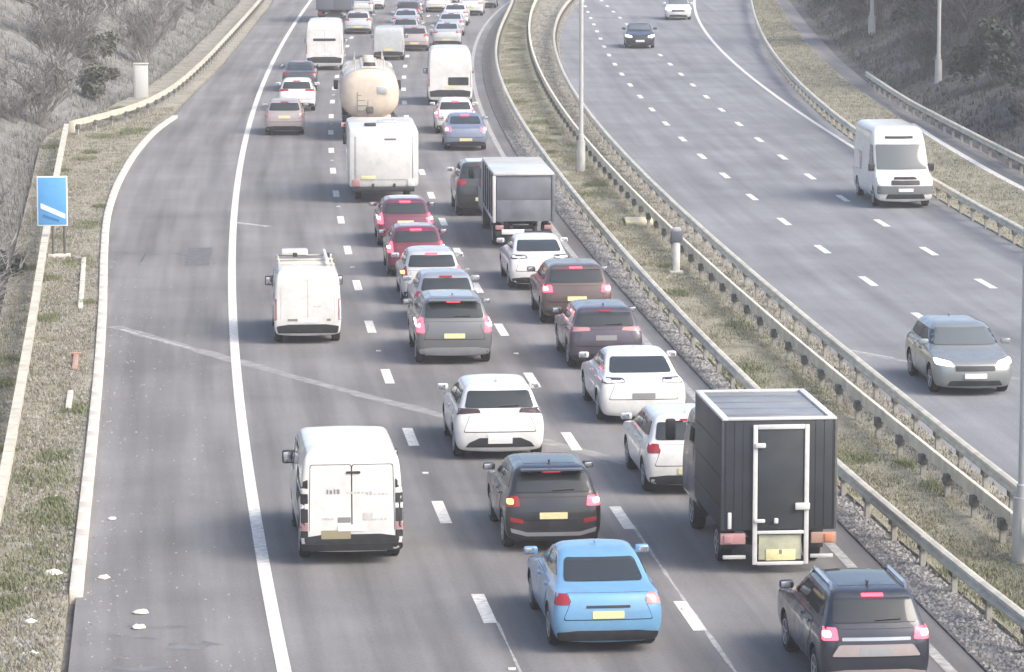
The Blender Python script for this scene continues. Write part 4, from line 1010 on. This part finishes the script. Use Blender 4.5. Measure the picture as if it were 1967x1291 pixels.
# ------------------------------------------------------------------ lamp posts, signs and small roadside things
def lamp_post(label, x, y, h=12, arm=1.6, side=(1,), r=.10, z0=0):
    root = tag(empty("lamp_post", (x, y, z0)), label, "lamp post", "street lamp posts")
    tube("column", [(0, 0, 0), (0, 0, 1.5), (0, 0, 1.52), (0, 0, h)], r, M_LAMPGREY, root, 12, r * .55)
    bm = bmesh.new(); bmesh.ops.create_cone(bm, cap_ends=True, segments=14, radius1=r * 1.35, radius2=r * 1.25, depth=1.3)
    bmesh.ops.translate(bm, vec=(0, 0, .62), verts=bm.verts); bm_obj("base_section", bm, M_LAMPGREY, root)
    box("access_door", (0, -r * 1.32, .7), (r * .8, .02, .4), M_LAMPGREY, root, .005)
    for s in side:
        tube("bracket_arm", [(0, 0, h - .1), (s * arm * .4, 0, h + .12), (s * arm, 0, h + .2)], .04, M_LAMPGREY, root, 8)
        box("lantern", (s * (arm + .3), 0, h + .2), (.75, .26, .14), M_LAMPGREY, root, .04)
lamp_post("slender grey lamp post standing on the grass median between the barriers", 2.68, 144.3, side=(-1, 1), r=.13)
lamp_post("thick grey lamp post at the right edge of the view beside the double barrier", 9.345, 67.1, side=(-1, 1), r=.15)
lamp_post("pale lamp post against the wooded right bank, further from the bridge of two there", 21.95, 228, side=(-1,), r=.17, z0=bank_h(21.95, 228) - .2)
lamp_post("pale lamp post against the wooded right bank, closer to the bridge of two there", 21.2, 185.5, side=(-1,), r=.14, z0=bank_h(21.2, 185.5) - .2)

sg = tag(empty("blue_sign", (-14.30, 115.5, 0.09), .10), "blue countdown sign with white border and one white diagonal stripe, beside the left barrier", "sign")
MSB = mat("sign_blue", (.10, .34, .66), .45, var=.06, scale=3); MSW = mat("sign_white", (.78, .80, .80), .5)
box("panel", (0, 0, 1.72), (.95, .04, 1.56), MSW, sg, .015)
box("blue_face", (0, -.024, 1.72), (.87, .01, 1.48), MSB, sg, .003)
pydata("diagonal_stripe", [(-.36, -.034, 1.50), (.40, -.034, 1.16), (.40, -.034, 1.32), (-.36, -.034, 1.66)] + [(-.36, -.028, 1.50), (.40, -.028, 1.16), (.40, -.028, 1.32), (-.36, -.028, 1.66)], [(0, 1, 2, 3), (4, 7, 6, 5), (0, 4, 5, 1), (1, 5, 6, 2), (2, 6, 7, 3), (3, 7, 4, 0)], MSW, sg)
pydata("lower_stripe", [(-.30, -.034, 1.22), (.20, -.034, 1.06), (.20, -.034, 1.14), (-.30, -.034, 1.32)] + [(-.30, -.028, 1.22), (.20, -.028, 1.06), (.20, -.028, 1.14), (-.30, -.028, 1.32)], [(0, 1, 2, 3), (4, 7, 6, 5), (0, 4, 5, 1), (1, 5, 6, 2), (2, 6, 7, 3), (3, 7, 4, 0)], mat("sign_deep_blue", (.04, .16, .36), .5), sg)
for sx in (0, 1): tube("sign_post", [(sx * .36, .05, 0), (sx * .36, .05, 2.45)], .04, M_GALVD, sg)
box("sign_base", (.18, .05, .0), (.7, .35, .12), M_CONC, sg, .02)

cb = tag(empty("roadside_cabinet", (-18.3, 184, bank_h(-18.3, 184) - .15), .05), "narrow pale grey cabinet standing behind the upper left barrier", "cabinet")
box("cabinet_body", (0, 0, .95), (.68, .45, 1.75), mat("cabinet_grey", (.52, .53, .50), .6, var=.1, scale=2), cb, .03)
box("cabinet_door", (0, -.235, .95), (.56, .02, 1.55), mat("cabinet_door_grey", (.56, .57, .54), .6), cb, .008); box("cabinet_roof", (0, 0, 1.85), (.76, .53, .06), M_GALV, cb, .015); box("plinth", (0, 0, .0), (.8, .6, .2), M_CONC, cb, .02)

mp = tag(empty("marker_post", (4.94, 111.3, .08)), "short white post topped by a dark grey box on the median grass", "post")
tube("post", [(0, 0, 0), (0, 0, .95)], .11, mat("marker_white", (.66, .66, .61), .6, var=.12, scale=5), mp, 12)
box("sensor_box", (0, 0, 1.08), (.36, .26, .34), mat("sensor_grey", (.10, .11, .13), .5), mp, .04)
box("box_cap", (0, 0, 1.30), (.24, .22, .12), mat("sensor_cap", (.40, .41, .42), .5), mp, .03); box("footing", (0, 0, .0), (.4, .4, .1), M_CONC, mp, .02)

sl = tag(empty("concrete_slab", (4.30, 125.6, .11)), "flat pale yellow concrete chamber slab on the median grass near the lamp post", "slab")
box("slab", (0, 0, .0), (.95, 1.7, .12), mat("yellowed_concrete", (.56, .52, .33), .9, var=.12, scale=3), sl, .03); box("chamber_cover", (0, 0, .067), (.6, .7, .02), M_CONC, sl, .005)

MOR = mat("rust_orange", (.42, .26, .19), .7, var=.25, scale=5)
pl = tag(empty("rusty_plank", (-10.95, 92.6, .09), .10), "rust red length of timber lying on the verge behind the kerb", "timber")
box("plank", (0, 0, 0), (.14, 2.6, .06), MOR, pl, .015); box("cross_piece", (0, 1.1, .05), (.26, .10, .05), MOR, pl, .012)

# litter on the hard shoulder and verge
LIT = [(-6.38, 62.9, .26, "white paper scrap nearest the edge line on the dirty shoulder"), (-6.30, 61.7, .24, "crumpled white bag lying below the paper scrap on the shoulder"), (-7.35, 65.9, .22, "white wrapper on the shoulder beside the kerb end"),
       (-8.25, 65.9, .30, "pale rag on the verge beside the kerb end"), (-7.85, 59.6, .28, "flat white carton at the bottom edge of the verge"), (-8.15, 61.8, .22, "small cream scrap on the verge above the flat carton"), (-7.8, 71.6, .16, "small white cup on the shoulder halfway along the kerb")]
for i, (x, y, s, lb) in enumerate(LIT):
    rnd = random.Random(i); bm = bmesh.new(); bmesh.ops.create_icosphere(bm, subdivisions=2, radius=s * .5)
    for vv in bm.verts: vv.co = Vector((vv.co.x * rnd.uniform(.8, 1.3), vv.co.y * rnd.uniform(.8, 1.2), max(-.02, vv.co.z * rnd.uniform(.25, .6))))
    o = bm_obj("litter_scrap", bm, mat("litter_white", (.72, .70, .62), .8, var=.15, scale=9), None, smooth=False); o.location = (x, y, .02 if x > -7.9 else .09); tag(o, lb, "litter", "litter on the shoulder and verge")

# ------------------------------------------------------------------ ground cover
def blades(name, n, place, h0, h1, m, per=4, wid=.03):
    rnd = random.Random(len(name)); v, f = [], []
    for _ in range(n):
        p = place(rnd)
        if p is None: continue
        x, y, z = p
        for k in range(per):
            a = rnd.uniform(0, 6.28); h = rnd.uniform(h0, h1); l = h * rnd.uniform(.2, .9); w = wid * rnd.uniform(.6, 1.4)
            bx, by = x + rnd.uniform(-.12, .12), y + rnd.uniform(-.12, .12)
            q = len(v); ca, sa = math.cos(a), math.sin(a)
            v += [(bx - sa * w, by + ca * w, z), (bx + sa * w, by - ca * w, z), (bx + ca * l, by + sa * l, z + h)]; f.append((q, q + 1, q + 2))
    return tag(pydata(name, v, f, m), kind="stuff")
M_GR = ground_mat("grass_blades", [(.17, .18, .115), (.25, .24, .175), (.34, .315, .24)], .8, 0)
M_STRAW = ground_mat("straw_blades", [(.12, .12, .10), (.20, .195, .175), (.29, .28, .255)], .6, 0)
def in_median(r):
    y = 54 + 240 * r.random() ** 1.6; a, b = max(M1(y) + .2, M0(y) + .35), CB(y) + .05
    return None if b < a else (r.uniform(a, b), y, .06)
blades("median_grass", 42000, in_median, .03, .08, M_GR, 4, .012)
def in_gap(r):
    y = 54 + 240 * r.random() ** 1.6; return (r.uniform(CB(y) + .1, DB(y) + .3), y, .04)
blades("barrier_weeds", 9000, in_gap, .04, .12, M_STRAW, 4, .012)
def in_verge(r):
    y = 52 + 125 * r.random() ** 1.5; return (r.uniform(BANKL(y) - .9, SHOULDER(y) - .2), y, .05)
blades("verge_grass", 24000, in_verge, .03, .10, M_GR, 4, .012); 
def weed_spots(n, f, sd):
    r = random.Random(sd); return [(lambda p: (p[0], p[1], r.uniform(.15, .7)))(f(r)) for _ in range(n)]
SPOTS = weed_spots(46, lambda r: in_median(r) or (0, -50, 0), 3) + weed_spots(36, in_verge, 4) + [(-8.6, 65.5, .8), (-8.9, 68, .9), (-9.2, 71.5, .7), (-9.7, 76, .9), (7.9, 66, .8), (8.4, 63, .7)]
def in_spot(r):
    x, y, q = r.choice(SPOTS); x += r.gauss(0, q * .5); y += r.gauss(0, q)
    ok = BANKL(y) - .9 < x < SHOULDER(y) - .2 or max(M1(y) + .2, M0(y) + .35) < x < CB(y)
    return (x, y, .06) if ok else None
blades("verge_weeds", 16000, in_spot, .03, .13, ground_mat("weed_green", [(.12, .15, .07), (.18, .20, .115), (.24, .25, .155)], .8, 0), 4, .016)
def in_rverge(r):
    y = 100 + 210 * r.random() ** 1.3; return (r.uniform(R4(y) + .2, R6(y) - .1), y, .04)
blades("outer_verge_grass", 12000, in_rverge, .04, .14, M_GR, 4, .014)
def in_bank(r):
    y = 52 + 255 * r.random() ** 1.2; d = 24 * r.random() ** 1.3; x = BANKL(y) - .8 - d; return (x, y, bank_h(x, y) - .14)
blades("bank_dead_grass", 42000, in_bank, .08, .38, M_STRAW, 4, .016)
def in_rbank(r):
    y = 105 + 205 * r.random() ** 1.1; d = 26 * r.random() ** 1.2; x = R5(y) + .9 + d; return (x, y, bank_h(x, y) - .14)
blades("wooded_bank_grass", 22000, in_rbank, .1, .4, ground_mat("dark_bank_grass", [(.05, .055, .04), (.09, .09, .075), (.13, .13, .11)], .6, 0), 3, .035)  # grass of a darker colour for the wooded bank
def stones(name, n, place, s0, s1, m):
    rnd = random.Random(n); v, f = [], []
    for _ in range(n):
        x, y, z = place(rnd); s = rnd.uniform(s0, s1); q = len(v); a = rnd.uniform(0, 6.28)
        for k in range(4): v.append((x + s * math.cos(a + k * 1.57) * rnd.uniform(.7, 1.2), y + s * math.sin(a + k * 1.57) * rnd.uniform(.7, 1.2), z))
        v.append((x + rnd.uniform(-.3, .3) * s, y + rnd.uniform(-.3, .3) * s, z + s * rnd.uniform(.5, .9)))
        f += [(q + k, q + (k + 1) % 4, q + 4) for k in range(4)]
    return tag(pydata(name, v, f, m), kind="stuff")
M_ST = mat("loose_stone", (.24, .235, .225), .9, var=.5, scale=6)
def in_drain(r):
    y = 54 + 110 * r.random() ** 1.3; return (r.uniform(M0(y) + .05, max(M1(y) + .1, M0(y) + .2)), y, .025)
stones("drainage_gravel_stones", 9000, in_drain, .025, .08, M_ST)
stones("verge_gravel", 5000, lambda r: (lambda y: (r.uniform(BANKL(y) - .5, SHOULDER(y) - .2), y, .05))(54 + 90 * r.random() ** 1.3), .025, .09, M_ST)
stones("shoulder_grit", 700, lambda r: (lambda y: (r.choice((SHOULDER(y) + .12 + abs(r.gauss(0, .5)), r.uniform(SHOULDER(y) + .2, E0(y) - .3))), y, .0))(55 + 60 * r.random() ** 1.6), .012, .04, M_ST)

# ------------------------------------------------------------------ shrubs and trees on the two banks
def twiggy(seed, h, stems=10, spread=.7, twigs=9):
    """bare crown of forking stems and fine twigs"""
    r = random.Random(seed); sv, sf, tv, tf = [], [], [], []
    def prism(p, q, a, b):
        d = (q - p).normalized(); u = d.orthogonal().normalized(); w = d.cross(u); n = len(sv)
        for c, rr in ((p, a), (q, b)):
            for k in range(3): sv.append(tuple(c + (u * math.cos(2.1 * k) + w * math.sin(2.1 * k)) * rr))
        for k in range(3): sf.append((n + k, n + (k + 1) % 3, n + 3 + (k + 1) % 3, n + 3 + k))
    def twig(p, d, l):
        u = d.cross(Vector((r.uniform(-1, 1), r.uniform(-1, 1), r.uniform(-1, 1)))).normalized() * .013; n = len(tv)
        e = p + d * l; m_ = p + d * l * .5 + u * r.uniform(-3, 3)
        tv.extend([tuple(p - u), tuple(p + u), tuple(m_), tuple(e)]); tf.append((n, n + 1, n + 2)); tf.append((n + 2, n + 1, n + 3))
    def grow(p, d, l, rad, lev):
        for s in range(3):
            d = (d + Vector((r.uniform(-.25, .25), r.uniform(-.25, .25), r.uniform(-.05, .2)))).normalized()
            q = p + d * l / 3; prism(p, q, rad, rad * .78); rad *= .78; p = q
            if lev < 2:
                for _ in range(2):
                    e = (d + Vector((r.uniform(-.9, .9), r.uniform(-.9, .9), r.uniform(-.2, .6)))).normalized(); grow(p, e, l * r.uniform(.45, .65), rad * .65, lev + 1)
            else:
                for _ in range(twigs // 3):
                    e = (d + Vector((r.uniform(-1, 1), r.uniform(-1, 1), r.uniform(-.5, .8)))).normalized(); twig(p, e, r.uniform(.2, .5) * h / 2.5)
    for k in range(stems):
        a = r.uniform(0, 6.28); t = r.uniform(.05, spread)
        grow(Vector((.15 * math.cos(a), .15 * math.sin(a), 0)), Vector((math.cos(a) * t, math.sin(a) * t, 1)).normalized(), h * r.uniform(.55, .8), .035 * h / 2.5, 0)
    return (sv, sf), (tv, tf)
def leafy(seed, h, w, n):
    r = random.Random(seed); v, f = [], []
    cl = []
    for _ in range(16):
        a = r.uniform(0, 6.28); q = r.random() ** .6 * w * .75; z = h * r.uniform(.25, .9); cl.append((q * math.cos(a) * (1.1 - z / h * .5), q * math.sin(a) * (1.1 - z / h * .5), z, r.uniform(.18, .36) * w))
    for _ in range(n):
        c = r.choice(cl); d = Vector((r.gauss(0, 1), r.gauss(0, 1), r.gauss(0, 1))).normalized() * c[3] * r.random() ** .4
        p = Vector(c[:3]) + d
        if p.z < .05: continue
        s = r.uniform(.05, .13); u = Vector((r.uniform(-1, 1), r.uniform(-1, 1), r.uniform(-1, 1))).normalized() * s; t = u.orthogonal().normalized() * s * .6; k = len(v)
        v += [tuple(p - u), tuple(p + t), tuple(p + u), tuple(p - t)]; f.append((k, k + 1, k + 2, k + 3))
    return v, f
M_STEM = mat("bark", (.16, .15, .14), .9, var=.3, scale=3); M_TWIG = mat("twigs", (.23, .222, .21), .95, var=.45, scale=1.5)
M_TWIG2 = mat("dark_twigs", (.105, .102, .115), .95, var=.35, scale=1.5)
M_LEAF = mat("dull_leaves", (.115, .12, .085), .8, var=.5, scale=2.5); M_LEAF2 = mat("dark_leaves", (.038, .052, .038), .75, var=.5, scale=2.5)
def mesh_of(name, vf, m):
    me = bpy.data.meshes.new(name); me.from_pydata(vf[0], [], vf[1]); me.update(); me.materials.append(m); return me
BARE = []
for k in range(5):
    a, b = twiggy(40 + k, 2.4 + .25 * k, 9, .8, 9)
    BARE.append((mesh_of("stems", a, M_STEM), mesh_of("twigs", b, M_TWIG), mesh_of("twigs", b, M_TWIG2)))
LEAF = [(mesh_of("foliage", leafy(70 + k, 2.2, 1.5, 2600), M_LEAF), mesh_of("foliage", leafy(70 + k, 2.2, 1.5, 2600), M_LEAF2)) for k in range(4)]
STEM_S = []
for k in range(2):
    a, b = twiggy(90 + k, 1.9, 6, .6, 0); STEM_S.append(mesh_of("stems", a, M_STEM))
def plant(kind, x, y, s, label, group, dark):
    r = random.Random(int(x * 91 + y * 37))
    root = tag(empty("shrub" if s < 2.0 else "tree", (x, y, bank_h(x, y) - .15), r.uniform(0, 6.28)), label, "shrub" if s < 2.0 else "tree", group); root.scale = (s * r.uniform(.9, 1.2), s * r.uniform(.9, 1.2), s)
    if kind == 'bare':
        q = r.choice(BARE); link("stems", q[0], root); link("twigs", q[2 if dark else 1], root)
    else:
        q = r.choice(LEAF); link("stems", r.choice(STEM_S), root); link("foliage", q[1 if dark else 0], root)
rnd = random.Random(11)
def blocks(x, y):      # keep the two bank lamp posts and the blue sign clear of shrubs
    return any(abs(x / y - a / b) < w and y < b + 1 for a, b, w in ((21.95, 228, .009), (21.2, 185.5, .012), (-14.22, 115.5, .008), (-18.3, 184, .006)))
def zone_left(y, d):
    return ("low" if d < 4 else "high") + " on the left bank " + ("nearer than the blue sign" if y < 118 else "between blue sign and grey cabinet" if y < 184 else "beyond the grey cabinet")
def zone_right(y, d):
    return ("low" if d < 5 else "high") + " on the right bank " + ("nearer than its lamp posts" if y < 185 else "between its two lamp posts" if y < 228 else "beyond its lamp posts")
for i in range(135):
    y = 56 + 250 * rnd.random() ** 1.05; d = .6 + 24 * rnd.random() ** 1.15; x = BANKL(y) - 1.2 - d
    s = rnd.uniform(.8, 1.75) * (.6 if d < 2.5 else 1); bare = rnd.random() < .8
    if blocks(x, y): continue
    z = zone_left(y, d)
    if bare: plant('bare', x, y, s, "bare grey shrub " + z, "bare shrubs " + z, False)
    else: plant('leafy', x, y, s * .9, "dull green shrub " + z, "green shrubs " + z, False)
for i in range(13):
    y = 60 + 4.2 * i + rnd.uniform(-1, 1); x = LB(y) - .9 - rnd.uniform(.2, 1.2)
    plant('leafy', x, y, rnd.uniform(.35, .6), "low dark shrub pressed against the back of the left barrier", "low dark shrubs behind the left barrier", True)
for i in range(165):
    y = 118 + 190 * rnd.random(); d = .6 + 28 * rnd.random() ** 1.1; x = R5(y) + 1.4 + d
    s = rnd.uniform(.95, 1.9) * (.6 if d < 2.5 else 1); bare = rnd.random() < .55
    if blocks(x, y): continue
    z = zone_right(y, d)
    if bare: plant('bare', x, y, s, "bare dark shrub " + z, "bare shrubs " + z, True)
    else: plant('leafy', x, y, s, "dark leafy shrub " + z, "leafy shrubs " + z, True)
for (x, y, s, lb) in ((27, 225, 2.6, "bare dark tree standing behind the further lamp post on the right bank"), (29.5, 190, 2.4, "bare dark tree on the right bank just past the closer lamp post"), (-34, 230, 2.3, "tall bare grey tree on the left bank near the top left corner")):
    plant('bare', x, y, s, lb, None, x > 0)

# ------------------------------------------------------------------ haze
HZ = 0.00055
if HZ:
    hm = bpy.data.materials.new("haze"); hm.use_nodes = True; hn = hm.node_tree
    hn.nodes.remove(hn.nodes["Principled BSDF"])
    pv = hn.nodes.new("ShaderNodeVolumePrincipled"); pv.inputs["Color"].default_value = (.93, .93, .92, 1); pv.inputs["Density"].default_value = HZ
    hn.links.new(pv.outputs[0], hn.nodes["Material Output"].inputs["Volume"])
    tag(box("haze", (0, 1500, 10.5), (6400, 4200, 24.6), hm, None, 0), kind="stuff")
